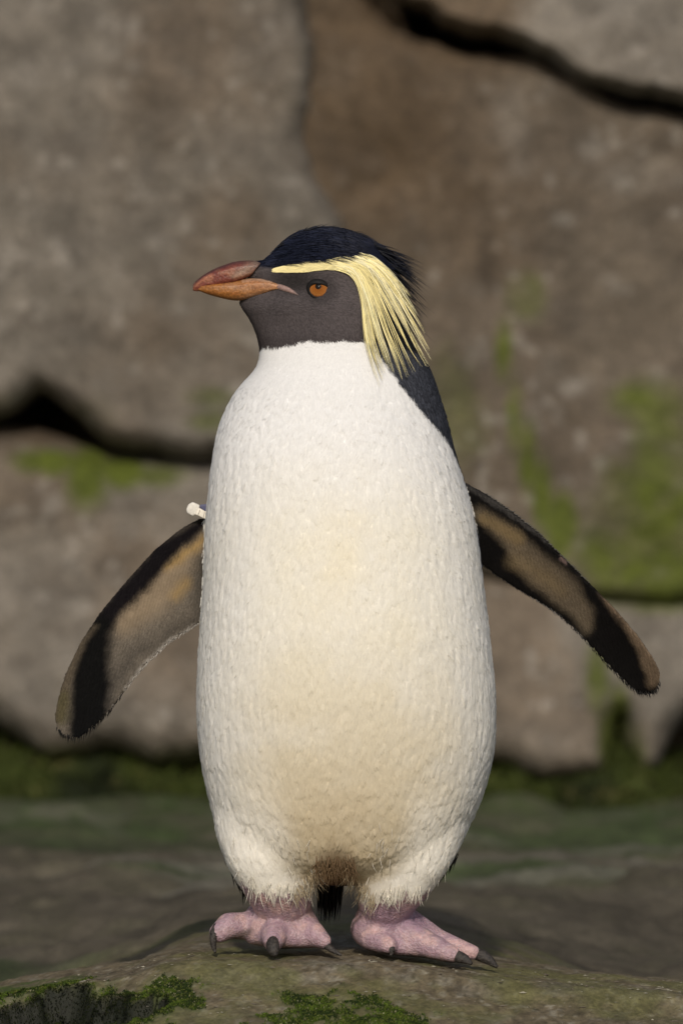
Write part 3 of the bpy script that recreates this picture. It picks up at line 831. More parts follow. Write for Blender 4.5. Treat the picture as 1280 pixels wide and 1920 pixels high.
    ps = mixc(ps, [0.030, 0.022, 0.020], poly_mask(px, py, [(676, 1718), (662, 1732), (658, 1752), (664, 1766)], [1.5, 2.5, 2.5, 2], 3) * .85)
    ps = mixc(ps, [0.08, 0.06, 0.055], poly_mask(px, py, [(430, 1765), (460, 1752), (470, 1745)], [6, 9, 5], 7) * .8)
    ps = mixc(ps, [0.10, 0.07, 0.06], poly_mask(px, py, [(480, 1770), (560, 1778), (600, 1780)], [4, 5, 4], 5) * .7)
    c = c * (1 - sk[:, None]) + ps * sk[:, None]
    return np.clip(c, 0.003, .9), sk

px, py, D = P(BV)
L_, R_, FLm, FRm = regions(px, py)
# plumage lies in soft clumps: relief along the lie of the feathers
torso = (~FLm) & (~FRm) & (py > 690) & (py < 1680)
rel = np.zeros(nv)
pp = np.stack([BV[:, 0] * 310, BV[:, 1] * 310, BV[:, 2] * 120], -1)
pp2 = np.stack([BV[:, 0] * 90, BV[:, 1] * 90, BV[:, 2] * 40], -1)
rel[torso] = fbm(pp[torso], 3, 311) * .0006 + fbm(pp2[torso], 3, 313) * .00025
rel *= smooth(690, 760, py) * smooth(1690, 1600, py)
BV = BV + BN * rel[:, None]
col_b, sk_b = pigment(BV, BN)
body_me.vertices.foreach_set('co', BV.astype(np.float32).reshape(-1))
body_me.update()
set_col(body_me, col_b)
a_ = body_me.attributes.new('skin', 'FLOAT', 'POINT'); a_.data.foreach_set('value', sk_b.astype(np.float32))
body_me.polygons.foreach_set('use_smooth', np.full(len(body_me.polygons), True))
body_me.materials.clear(); body_me.materials.append(M_BODY)
body_me.name = 'penguin'
penguin = bpy.data.objects.new('penguin', body_me); COL.objects.link(penguin)
tag(penguin, 'white-bellied penguin with yellow crest standing on the rock, flippers spread', 'penguin')
body_me.calc_loop_triangles()
nt = len(body_me.loop_triangles)
TRI = np.empty(nt * 3, np.int32); body_me.loop_triangles.foreach_get('vertices', TRI); TRI = TRI.reshape(-1, 3)
bvh = BVHTree.FromPolygons(BV.tolist(), TRI.tolist())
CAMP = Vector(cam.location)
def surf(x, y):
    tgt = Vector(W(x, y, 0).tolist())
    h = bvh.ray_cast(CAMP, (tgt - CAMP).normalized())
    return h[0], h[1]
def surf_D(x, y, default=0.0):
    h, _ = surf(x, y)
    return default if h is None else h[1] / S

# --- feathers
BNs = np.empty(nv * 3, np.float32); body_me.vertices.foreach_get('normal', BNs); BNs = BNs.reshape(-1, 3).astype(float)
v0, v1, v2 = BV[TRI[:, 0]], BV[TRI[:, 1]], BV[TRI[:, 2]]
area = np.linalg.norm(np.cross(v1 - v0, v2 - v0), axis=1) / 2
cen = (v0 + v1 + v2) / 3
tpx, tpy, tD = P(cen)
_, _, tfl, tfr = regions(tpx, tpy)
thead = (tpy < 680) & ~tfl & ~tfr
skt = skin_mask(tpx, tpy, cen)
dens = np.where(thead, 1.5e6, np.where(tfl | tfr, 1.3e6, 5.2e5)) * (skt < .5)
dens = np.where((~thead) & (~tfl) & (~tfr) & (tpy < 780), 8e5, dens)
cnt = rng.poisson(area * dens)
ti = np.repeat(np.arange(nt), cnt)
u = rng.uniform(0, 1, (len(ti), 2)); fl_ = u.sum(1) > 1; u[fl_] = 1 - u[fl_]
wts = np.stack([1 - u.sum(1), u[:, 0], u[:, 1]], -1)[:, :, None]
fp = (np.stack([v0[ti], v1[ti], v2[ti]], 1) * wts).sum(1)
fn = (np.stack([BNs[TRI[ti, 0]], BNs[TRI[ti, 1]], BNs[TRI[ti, 2]]], 1) * wts).sum(1); fn /= np.linalg.norm(fn, axis=1)[:, None]
fpx, fpy, fD = P(fp)
fL, fR, ffl, ffr = regions(fpx, fpy)
fhead = (fpy < 655) & ~ffl & ~ffr
neckf = smooth(650, 800, fpy)
nf = len(fp)
flow = np.zeros((nf, 3))
flow[:, 2] = -1
# belly feathers sweep a little outwards low down, in drifting directions
drift = np.stack([vnoise(fp * 55, 321), vnoise(fp * 55, 323), 0 * fpx], -1)
flow += drift * .33
flow[:, 0] += np.where(fpy > 1300, (fpx - 640) / 640 * -.5 * smooth(1400, 1600, fpy), (fpx - 640) / 900 * .4)
hd = np.array([.93, 0, -.25])
flow[fhead] = hd + drift[fhead] * .2
flow[fhead & (fpy > 590)] = np.array([.45, 0, -.9])
flow[ffl] = np.array([-.30, 0, -1.0]); flow[ffr] = np.array([.35, 0, -1.0])
flow += rng.normal(0, .10, (nf, 3))
t_ = flow - (flow * fn).sum(1)[:, None] * fn; t_ /= np.linalg.norm(t_, axis=1)[:, None] + 1e-9
b_ = np.cross(fn, t_)
fc, _ = pigment(fp, fn)
lum = fc.mean(1)
fLn = np.where(fhead, .0030, np.where(ffl | ffr, .0026, (.0042 + .0018 * neckf) * np.interp(fpy, [1500, 1640], [1, .8]))) * rng.uniform(.75, 1.25, nf)
fW = np.where(fhead, .00052, np.where(ffl | ffr, .00045, .0006 + .00022 * neckf)) * rng.uniform(.75, 1.25, nf)
lift = np.where(fhead, .00022, np.where(ffl | ffr, .0002, .00015)) * rng.uniform(.3, 1.6, nf)
lift = lift * np.where((lum < .12) & ~fhead & ~ffl & ~ffr, 1.5, 1)
ridge = fW * .42
base_p = fp - fn * (.00015)
midp = fp + t_ * (fLn * .45)[:, None] + fn * (lift * .8)[:, None]
fv = np.stack([base_p, midp - b_ * fW[:, None], midp + b_ * fW[:, None], fp + t_ * fLn[:, None] + fn * lift[:, None], midp + fn * ridge[:, None]], 1).reshape(-1, 3)
fi = np.arange(nf)[:, None, None] * 5
ff = (fi + np.array([[0, 1, 4], [0, 4, 2], [1, 3, 4], [4, 3, 2]])[None]).reshape(-1, 3)
fcv = fc * rng.uniform(.95, 1.04, (nf, 1))
dk = (lum < .12)
fcv[dk] = fc[dk] * (1 + rng.uniform(-.5, .55, (dk.sum(), 1)) * np.where(fhead[dk] | ffl[dk] | ffr[dk], .45, 1.0)[:, None])
plume = mesh_np('plumage', fv, ff, M_FEATHER, penguin, col=np.repeat(np.clip(fcv, .002, .92), 5, 0))
plume['kind'] = 'stuff'
cn = np.empty(len(plume.data.vertices) * 3, np.float32); plume.data.vertices.foreach_get('normal', cn); cn = cn.reshape(-1, 3)
bn5 = np.repeat(fn, 5, 0)
cn = np.where((cn * bn5).sum(1)[:, None] < 0, -cn, cn)
cn = cn * .3 + bn5 * .7; cn /= np.linalg.norm(cn, axis=1)[:, None]
plume.data.normals_split_custom_set_from_vertices(cn.astype(np.float32))

# --- strands: crest, crown, hanging fluff
def strands(name, paths, r0, cols, mat, parent, taper=1.0, flat=1.0, face=None):
    """paths (n,k,3), r0 (n,), cols (n,3): three-sided tapering filaments"""
    paths = np.asarray(paths); n, k, _ = paths.shape
    tan = np.gradient(paths, axis=1); tan /= np.linalg.norm(tan, axis=2)[..., None] + 1e-12
    ref = np.array([0, 1.0, 0]) + 0 * tan
    s1 = np.cross(tan, ref); s1 /= np.linalg.norm(s1, axis=2)[..., None] + 1e-9
    s2 = np.cross(s1, tan)
    prof = np.clip((1 - np.linspace(0, 1, k) ** (1.6 * taper)), .04, 1) * np.clip(np.linspace(0, 1, k) * 6 + .45, 0, 1)
    rad = np.asarray(r0)[:, None] * prof[None]
    vs = []
    for j in range(3):
        an = 2 * np.pi * j / 3 + .5
        vs.append(paths + rad[..., None] * (math.cos(an) * s1 + flat * math.sin(an) * s2))
    v = np.stack(vs, 2).reshape(-1, 3)
    i = (np.arange(n)[:, None, None] * k + np.arange(k - 1)[None, :, None]) * 3
    j = np.arange(3)[None, None, :]; j2 = (j + 1) % 3
    f = np.stack([i + j, i + 3 + j, i + 3 + j2, i + j2], -1).reshape(-1, 4)
    ob = mesh_np(name, v, f, mat, parent, col=np.repeat(np.asarray(cols), k * 3, 0))
    ob['kind'] = 'stuff'
    if face is not None:                           # flat vanes: they shade like blades facing outwards
        vn = np.empty(len(v) * 3, np.float32); ob.data.vertices.foreach_get('normal', vn); vn = vn.reshape(-1, 3)
        vn = vn * .45 + np.asarray(face, float)[None] * .55; vn /= np.linalg.norm(vn, axis=1)[:, None]
        ob.data.normals_split_custom_set_from_vertices(vn.astype(np.float32))
    return ob

def Z(zx, zy): return 340 + .390625 * np.asarray(zx, float), 400 + .390625 * np.asarray(zy, float)
def bez(ctrl, k):
    """smooth path through control points (Catmull-Rom)"""
    c = np.asarray(ctrl, float); c = np.vstack([2 * c[0] - c[1], c, 2 * c[-1] - c[-2]])
    n = len(c) - 3; out = []
    for t in np.linspace(0, n - 1e-6, k):
        i = int(t); f = t - i; p0, p1, p2, p3 = c[i:i + 4]
        out.append(.5 * (2 * p1 + (p2 - p0) * f + (2 * p0 - 5 * p1 + 4 * p2 - p3) * f * f + (3 * p1 - p0 - 3 * p2 + p3) * f ** 3))
    return np.array(out)

def drape(path2, off0, off1, far=-40):
    """give a path drawn over the bird its depth: lying on the surface, lifted by off (px)"""
    d = np.array([surf_D(x, y, 1e4) for x, y in path2])
    edge = d > 1e3
    if edge.all(): d[:] = far
    elif edge.any():
        idx = np.arange(len(d)); d[edge] = np.minimum(np.interp(idx[edge], idx[~edge], d[~edge]), far)
    for _ in range(3): d[1:-1] = np.minimum(d[1:-1], .5 * d[1:-1] + .25 * (d[:-2] + d[2:]))
    d = d - np.linspace(off0, off1, len(d))
    return W(path2[:, 0], path2[:, 1], d)

GUIDES = [[(740, 258), (820, 288), (858, 380), (876, 600), (910, 740), (948, 850)],
          [(755, 248), (838, 280), (884, 400), (922, 560), (950, 650), (985, 735)],
          [(775, 240), (856, 275), (924, 400), (980, 560), (1028, 690), (1062, 802)],
          [(795, 230), (885, 268), (968, 400), (1036, 540), (1088, 650), (1145, 740)],
          [(825, 222), (915, 262), (1005, 380), (1088, 520), (1150, 640), (1202, 730)],
          [(845, 213), (935, 248), (1016, 330), (1078, 430), (1130, 520), (1178, 602)],
          [(850, 204), (915, 218), (970, 255), (1015, 295), (1050, 330), (1085, 365)]]
GUIDES = np.array(GUIDES, float)
paths, rads, ccol = [], [], []
clumps = np.sort(np.concatenate([np.linspace(0, 5, 14) + rng.normal(0, .09, 14), [5.5, 5.9]]))
for i in range(215):
    f = clumps[rng.integers(0, len(clumps))] + rng.normal(0, .035)
    f = np.clip(f, 0, 5.99); j = int(f); g = GUIDES[j] * (1 - f + j) + GUIDES[j + 1] * (f - j)
    g = g + rng.normal(0, 5, (1, 2)) * np.linspace(2.0, .3, 6)[:, None] + rng.normal(0, 2.5, g.shape)
    ln = rng.choice([1.0, rng.uniform(.45, 1.0)], p=[.55, .45])
    p2 = bez(g, 26)[: max(10, int(26 * ln))]
    p2 = np.stack([np.interp(np.linspace(0, len(p2) - 1, 14), np.arange(len(p2)), p2[:, q]) for q in (0, 1)], -1)
    x, y = Z(p2[:, 0], p2[:, 1])
    paths.append(drape(np.stack([x, y], -1), 4, rng.uniform(8, 20)))
    rads.append(rng.uniform(.00028, .00055))
    cc = np.array([0.93, 0.82, 0.40]) if rng.uniform() < .6 else np.array([0.95, 0.89, 0.58])
    ccol.append(np.minimum(cc * rng.uniform(.62, 1.05), .95))
# the brow stripe
for i in range(420):
    t = rng.beta(1.0, 1.1)
    zx = 432 + t * 400
    top = np.interp(zx, [430, 560, 700, 800, 880], [266, 242, 228, 208, 210]); bot = np.interp(zx, [430, 560, 700, 760, 830], [284, 288, 272, 266, 280])
    zy = top + (bot - top) * rng.uniform(.08, .95)
    L = rng.uniform(70, 120); up = rng.normal(-.10, .07)
    zx2 = zx + L
    nt_, nb_ = np.interp(zx2, [430, 560, 700, 800, 880], [266, 242, 228, 208, 210]), np.interp(zx2, [430, 560, 700, 760, 830, 900], [284, 288, 272, 266, 280, 330])
    fr_ = (zy - top) / (bot - top)
    zy2 = nt_ + (nb_ - nt_) * np.clip(fr_ + rng.normal(-.12, .15), -.15, 1)
    q = np.stack([np.linspace(zx, zx2, 8), np.linspace(zy, zy2, 8)], -1)
    x, y = Z(q[:, 0], q[:, 1])
    paths8 = drape(np.stack([x, y], -1), 2, 5)
    p14 = np.stack([np.interp(np.linspace(0, 7, 14), np.arange(8), paths8[:, a]) for a in range(3)], -1)
    paths.append(p14); rads.append(rng.uniform(.0003, .00055)); ccol.append(np.array([0.90, 0.80, 0.42]) * rng.uniform(.8, 1.05))
crest = strands('crest', paths, rads, ccol, M_CREST, penguin, face=(0, -.93, .36))
crest['label'] = 'long pale yellow crest plumes drooping behind the eye'

# black crown feathers and wisps behind the crest
paths, rads, ccol = [], [], []
M_BLACK = mat_plain('black_feathers', attr=True, rough=.5, spec=.22)
for i in range(2600):
    zx = rng.uniform(395, 1000); 
    topz = np.interp(zx, [385, 430, 480, 560, 640, 700, 850, 960, 1010], [232, 185, 138, 85, 66, 64, 92, 158, 228])
    botz = np.interp(zx, [385, 430, 560, 700, 800, 900, 1000], [250, 262, 240, 226, 205, 215, 262])
    zy = topz + (botz - topz) * rng.uniform(.0, 1.0)
    L = rng.uniform(60, 130); an = np.interp(zx, [395, 480, 600, 700, 850, 1000], [-.75, -.62, -.25, .02, .42, .75]) * np.interp(zy, [64, 240], [1.0, .35]) + rng.normal(0, .07)
    cur = np.interp(zx, [395, 700, 1000], [.35, .35, .25])
    s_ = np.linspace(0, 1, 7); aa = an + cur * s_
    xx = zx + np.concatenate([[0], np.cumsum(np.cos(aa[:-1]) * L / 6)]); yy_ = zy + np.concatenate([[0], np.cumsum(np.sin(aa[:-1]) * L / 6)])
    x, y = Z(xx, yy_)
    pa = drape(np.stack([x, y], -1), 1, rng.uniform(1, 10), far=-5)
    paths.append(np.stack([np.interp(np.linspace(0, 6, 10), np.arange(7), pa[:, a]) for a in range(3)], -1))
    rads.append(rng.uniform(.00028, .0005)); ccol.append(np.array([.010, .0125, .026]) * rng.uniform(.5, 2.2))
for i in range(210):
    t = rng.uniform(0, 1)
    zx, zy = np.interp(t, [0, .4, 1], [930, 1010, 1060]), np.interp(t, [0, .4, 1], [140, 240, 480])
    L = rng.uniform(120, 265); an = np.interp(t, [0, .4, 1], [.35, .55, 1.05]) + rng.normal(0, .13)
    s_ = np.linspace(0, 1, 10); aa = an + .25 * s_
    xx = zx - 15 + np.concatenate([[0], np.cumsum(np.cos(aa[:-1]) * L / 9)]); yy_ = zy + np.concatenate([[0], np.cumsum(np.sin(aa[:-1]) * L / 9)])
    x, y = Z(xx, yy_)
    d0 = rng.uniform(-45, 30)
    paths.append(W(x, y, np.linspace(d0, d0 + rng.uniform(-10, 20), 10)))
    rads.append(rng.uniform(.0003, .0006)); ccol.append(np.array([.010, .011, .017]) * rng.uniform(.6, 1.6))
for i in range(120):                               # a few that stand up on the crown
    zx = rng.uniform(450, 930); topz = np.interp(zx, [450, 480, 560, 640, 700, 850, 960], [165, 138, 85, 66, 64, 92, 158])
    L = rng.uniform(28, 72); an = np.interp(zx, [450, 600, 700, 850, 930], [-.75, -.35, -.12, .22, .45]) + rng.normal(0, .14)
    s_ = np.linspace(0, 1, 10)
    x, y = Z(zx + np.cos(an) * L * s_, topz + 6 + np.sin(an) * L * s_ + 6 * s_ ** 2)
    paths.append(W(x, y, rng.uniform(-25, 15) + 0 * x)); rads.append(.0004); ccol.append(np.array([.010, .011, .017]))
strands('crown_feathers', paths, rads, ccol, M_BLACK, penguin)

# hanging fluff at the thighs, groin and flank edges
paths, rads, ccol = [], [], []
def fluff(n, x0, x1, yfun, L, r, colf, ang=(np.pi / 2, .18), off=6):
    for _ in range(n):
        x = rng.uniform(x0, x1); y = yfun(x) + rng.uniform(-26, 4)
        l = rng.uniform(*L); an = rng.normal(*ang); s_ = np.linspace(0, 1, 7)
        bend = rng.normal(0, .25)
        q = np.stack([x + np.cos(an + bend * s_) * l * s_, y + np.sin(an + bend * s_) * l * s_], -1)
        d = surf_D(x, y, None)
        if d is None: continue
        dd = d - np.linspace(1, off, 7)
        paths.append(W(q[:, 0], q[:, 1], dd)); rads.append(rng.uniform(*r)); ccol.append(colf() * rng.uniform(.8, 1.05))
wh = lambda: np.array([.82, .78, .68]); tan_ = lambda: np.array([.58, .48, .32]); br = lambda: np.array([.22, .14, .07])
fluff(90, 462, 590, lambda x: np.interp(x, *PANTS), (10, 34), (.0003, .0006), wh, (np.pi / 2 + .02, .12))
fluff(80, 668, 790, lambda x: np.interp(x, *PANTS2), (10, 30), (.0003, .0006), wh, (np.pi / 2 + .12, .12))
fluff(70, 550, 600, lambda x: np.interp(x, [545, 600], [1690, 1640]), (18, 40), (.0002, .0004), tan_, (np.pi / 2 - .3, .25))
fluff(70, 650, 705, lambda x: np.interp(x, [650, 710], [1650, 1700]), (18, 38), (.0002, .0004), tan_, (np.pi / 2 + .25, .25))
fluff(120, 590, 665, lambda x: 1628, (20, 46), (.0002, .0004), br, (np.pi / 2, .3))
fluff(40, 420, 600, lambda x: rng.uniform(1560, 1680), (14, 26), (.0002, .00035), wh, (np.pi / 2 - .1, .2), 9)
fluff(40, 690, 850, lambda x: rng.uniform(1560, 1680), (14, 26), (.0002, .00035), wh, (np.pi / 2 + .2, .2), 9)
strands('leg_fluff', paths, rads, ccol, M_CREST, penguin)
# dark flank feathers that show past the thighs
paths, rads, ccol = [], [], []
for i in range(150):
    if i < 85:
        y = rng.uniform(1540, 1672); x = np.interp(y, ROWS[:, 0], ROWS[:, 1]) if y < 1580 else np.interp(y, [1580, 1640, 1675], [410, 436, 456])
        x += rng.uniform(-1, 10); an = rng.normal(1.15, .15)
    else:
        y = rng.uniform(1600, 1680); x = np.interp(y, [1600, 1640, 1680], [862, 832, 792]) - rng.uniform(-1, 9); an = rng.normal(2.0, .15)
    l = rng.uniform(14, 30); s_ = np.linspace(0, 1, 7)
    paths.append(W(x + np.cos(an) * l * s_, y + np.sin(an) * l * s_, 30 + rng.uniform(0, 20) + 0 * s_)); rads.append(rng.uniform(.0004, .0007)); ccol.append(np.array([.015, .014, .014]))
strands('flank_feathers', paths, rads, ccol, M_BLACK, penguin)
# serrated feather tips along the flippers
paths, rads, ccol = [], [], []
def fringe(edge, n, L, ang, colfn, dfun):
    e = resample(edge, n)
    for i in range(n):
        x, y = e[i] + rng.normal(0, .8, 2); u_ = i / (n - 1)
        l = rng.uniform(.7, 1.3) * np.interp(u_, *L); an = np.interp(u_, *ang) + rng.normal(0, .06); s_ = np.linspace(-.7, 1, 6)
        paths.append(W(x + np.cos(an) * l * s_, y + np.sin(an) * l * s_, dfun(u_) + 0 * s_)); rads.append(rng.uniform(.00045, .0007)); ccol.append(colfn(u_) * rng.uniform(.7, 1.2))
blk_ = np.array([.008, .008, .008]); pale_ = np.array([.40, .38, .35])
fringe(FL_TRAIL[2:] + [(118, 1381), (108, 1368)], 120, ([0, .6, .85, 1], [4, 5, 12, 7]), ([0, .5, 1], [2.0, 2.0, 1.55]), lambda u_: pale_ if u_ < .55 else blk_, lambda u_: np.interp(u_, [0, .5, 1], [52, 36, 22]))
strands('flipper_fringe', paths, rads, ccol, M_BLACK, penguin, taper=.7)
paths, rads, ccol = [], [], []
fringe(FR_TRAIL[2:] + [(1230, 1297), (1238, 1282)], 120, ([0, .6, .9, 1], [3, 4, 9, 6]), ([0, .6, 1], [1.5, 1.35, 1.2]), lambda u_: np.array([.12, .12, .12]) if .25 < u_ < .6 else blk_, lambda u_: np.interp(u_, [0, .5, .85, 1], [97, 92, 60, 16]))
fringe(FR_LEAD[3:8], 60, ([0, 1], [4, 4]), ([0, 1], [.1, .25]), lambda u_: np.array([.10, .095, .085]), lambda u_: np.interp(u_, [0, 1], [38, 20]))
strands('flipper_fringe', paths, rads, ccol, M_BLACK, penguin, taper=.7)

# tail behind the legs
paths, rads, ccol = [], [], []
for i in range(46):
    x0 = rng.uniform(596, 650); s_ = np.linspace(0, 1, 9)
    xe = 616 + (x0 - 622) * .75 + rng.normal(0, 3); ye = rng.uniform(1712, 1737) - abs(xe - 614) * .5
    paths.append(W(x0 + (xe - x0) * s_, 1610 + (ye - 1610) * s_, 60 + rng.uniform(0, 26) + 40 * s_)); rads.append(rng.uniform(.0016, .0026)); ccol.append(np.array([.009, .008, .008]) * rng.uniform(.6, 1.5))
strands('tail', paths, rads, ccol, M_BLACK, penguin, flat=.5)

# --- bill
def bill_part(name, xs, top, bot, half, colfn, mat, power=1.0, nseg=26, y_c=0.0, bow=None, shear=0.0):
    n = 44; X = np.linspace(xs[0], xs[-1], n)
    def sm(v):
        r = np.interp(X, xs, v); q = r.copy()
        for _ in range(3): q[1:-1] = .5 * q[1:-1] + .25 * (q[:-2] + q[2:])
        return q
    T, B, Hh = sm(top), sm(bot), sm(half)
    an = np.linspace(0, 2 * np.pi, nseg, endpoint=False)
    rg = []
    for i in range(n):
        yc, h = (T[i] + B[i]) / 2, (B[i] - T[i]) / 2
        s1, c1 = np.sin(an), np.cos(an)
        yy = yc - h * np.sign(s1) * np.abs(s1) ** power
        dd = y_c + Hh[i] * np.sign(c1) * np.abs(c1) ** .8
        if bow: dd = dd * bow((yy - T[i]) / max(B[i] - T[i], .5))
        vv = np.clip((yy - T[i]) / max(B[i] - T[i], .5), 0, 1)
        rg.append(W(X[i] - shear * vv * smooth(.5, 1, i / (n - 1)), yy, dd))
    rg = np.array(rg); v = np.concatenate([rg.reshape(-1, 3), rg[0].mean(0)[None], rg[-1].mean(0)[None]])
    c = np.arange(nseg); c2 = (c + 1) % nseg
    f3 = np.concatenate([np.stack([c2, c, 0 * c + n * nseg], -1), np.stack([(n - 1) * nseg + c, (n - 1) * nseg + c2, 0 * c + n * nseg + 1], -1)])
    gx_, gy_, _ = P(v)
    return mesh_np(name, v, [grid_faces(n, nseg, True), f3], mat, penguin, col=colfn(gx_, gy_, v))
M_BILL = mat_plain('bill_horn', attr=True, rough=.4, spec=.42, noise=(520, .62, 1.3, .6, .001))
def c_up(x, y, v):
    n1 = fbm(np.stack([v[:, 0] * 90, v[:, 1] * 160, v[:, 2] * 260], -1), 4, 401)
    c = np.ones((len(x), 1)) * np.array([[.145, .034, .023]])
    c = mixc(c, [.30, .13, .07], smooth(.0, .5, n1) * .6)
    top = np.interp(x, [363, 379, 406, 437, 469, 488], [533, 517, 502, 491, 488, 491])
    c = mixc(c, [.055, .026, .026], smooth(9, 2, y - top) * .75)
    c = mixc(c, [.26, .19, .14], poly_mask(x, y, [(436, 518), (462, 506), (480, 496)], [3, 9, 6], 7) * (.65 + .35 * n1))
    c = mixc(c, [.10, .07, .06], smooth(465, 486, x) * .5)
    c = mixc(c, [.40, .16, .09], poly_mask(x, y, [(368, 534), (385, 522), (398, 516)], [2, 2.5, 2], 3) * .8)
    return c
def c_lo(x, y, v):
    n1 = fbm(np.stack([v[:, 0] * 60, v[:, 1] * 160, v[:, 2] * 330], -1), 4, 411)
    c = np.ones((len(x), 1)) * np.array([[.27, .105, .024]])
    c = mixc(c, [.37, .18, .085], smooth(430, 500, x) * .75)
    c = mixc(c, [.24, .075, .022], smooth(.05, .5, n1) * .55)
    c = mixc(c, [.50, .30, .18], smooth(.1, .5, -n1) * .35)
    c = mixc(c, [.20, .075, .03], poly_mask(x, y, [(400, 528), (437, 536), (480, 540), (512, 537)], [.6, .8, 1.2, .8], 2.2) * .8)
    c = mixc(c, [.48, .33, .24], poly_mask(x, y, [(455, 527), (480, 523), (510, 528)], [2, 2.5, 2], 2.5) * .6)
    return c
bx_ = [362, 368, 379, 392, 406, 422, 437, 453, 469, 480, 490]
bill_part('upper_mandible', bx_, [533, 526, 517, 509, 502, 496, 491, 488.5, 488, 489, 492], [545, 547, 545, 542, 540, 537, 534, 531, 527, 523, 519],
          [2.5, 7, 13, 18, 22, 25, 27, 28, 28.5, 28, 27], c_up, M_BILL, power=.8, shear=22, bow=lambda v: 1 - .09 * np.exp(-((v - .52) / .07) ** 2) + .04 * np.exp(-((v - .3) / .1) ** 2))
lx_ = [365, 372, 379, 392, 406, 422, 437, 453, 469, 488, 505, 520, 532, 541]
bill_part('lower_mandible', lx_, [538, 535, 533, 531, 529, 527.5, 526, 523, 521, 521, 524, 529, 535, 541], [542, 545, 548, 553, 557, 561, 564, 564, 561, 556, 551, 547, 545, 544],
          [3, 8, 14, 20, 25, 28.5, 31, 34, 37, 41, 44.5, 47.5, 50, 50], c_lo, M_BILL, power=.8, bow=lambda v: 1 - .06 * np.exp(-((v - .5) / .05) ** 2) + .03 * np.exp(-((v - .25) / .1) ** 2) - .05 * np.exp(-((v - .78) / .04) ** 2))
# pink gape skin running back from the bill
def gape():
    pts = np.array([(520, 537), (530, 540), (542, 544), (552, 549), (559, 553)], float); w = [5, 6, 5, 3.4, 1.2]
    s = Soup()
    rg = []
    for q in range(20):
        t = q / 19 * 4; x, y, r = [np.interp(t, range(5), v_) for v_ in (pts[:, 0], pts[:, 1], w)]
        d = surf_D(x, y, -55) - 1.0
        an = np.linspace(0, 2 * np.pi, 14, endpoint=False)
        rg.append(W(x + 0 * an + .35 * r * np.cos(an), y + r * np.sin(an), d + r * .75 * np.cos(an)))
    s.loft(np.array(rg))
    V_ = np.concatenate(s.v)
    cx_, cy_, _ = P(V_)
    return mesh_np('gape', V_, [np.concatenate(s.f4), np.concatenate(s.f3)], mat_plain('gape_skin', attr=True, rough=.5, spec=.4, noise=(900, .6, 1.3, .5, .0006)), penguin, col=mixc(np.ones((len(V_), 1)) * np.array([[.27, .175, .155]]), [.11, .08, .075], smooth(545, 560, cx_)))
gape()

# --- eyes
def mat_eye(cpos):
    m = NT('eye_iris'); co = m.coords()
    of = m.new('ShaderNodeVectorMath', operation='ADD'); of.inputs[1].default_value = (.0008, 0, -.0022); m.link(co, of.inputs[0])
    sx = m.new('ShaderNodeSeparateXYZ'); m.link(of.outputs[0], sx.inputs[0])
    ln = m.new('ShaderNodeVectorMath', operation='LENGTH')
    cb = m.new('ShaderNodeCombineXYZ'); m.link(sx.outputs['X'], cb.inputs['X']); m.link(sx.outputs['Z'], cb.inputs['Z'])
    m.link(cb.outputs[0], ln.inputs[0])
    r = m.new('ShaderNodeValToRGB'); mr = m.new('ShaderNodeMapRange'); m.link(ln.outputs['Value'], mr.inputs[0]); mr.inputs[2].default_value = .0086
    m.link(mr.outputs[0], r.inputs[0])
    e = r.color_ramp.elements
    e[0].position = 0; e[0].color = (.002, .002, .002, 1); e[1].position = 1; e[1].color = (.02, .012, .01, 1)
    for pos, c in ((.235, (.002, .002, .002, 1)), (.275, (.20, .065, .012, 1)), (.5, (.25, .088, .018, 1)), (.78, (.33, .13, .034, 1)), (.88, (.16, .055, .018, 1)), (.95, (.02, .012, .01, 1))):
        x = r.color_ramp.elements.new(pos); x.color = c
    n = m.noise(1800, 3, .6, co)
    m.link(m.mul(r.outputs[0], n.outputs[0], .75, 1.25), m.b.inputs['Base Color'])
    m.b.inputs['Roughness'].default_value = .35; m.b.inputs['Specular IOR Level'].default_value = .05; m.b.inputs['Coat Weight'].default_value = .03; m.b.inputs['Coat Roughness'].default_value = .05
    return m.m
M_EYE = mat_eye(None)
M_LID = mat_plain('eyelid_skin', (.010, .009, .009), rough=.6, spec=.2, noise=(900, .6, 1.4, .5, .0006))
def uv_sphere(name, r, mat, parent):
    bm = bmesh.new(); bmesh.ops.create_uvsphere(bm, u_segments=40, v_segments=24, radius=r)
    me = bpy.data.meshes.new(name); bm.to_mesh(me); bm.free()
    me.polygons.foreach_set('use_smooth', np.full(len(me.polygons), True)); me.materials.append(mat)
    o = bpy.data.objects.new(name, me); COL.objects.link(o); o.parent = parent; return o
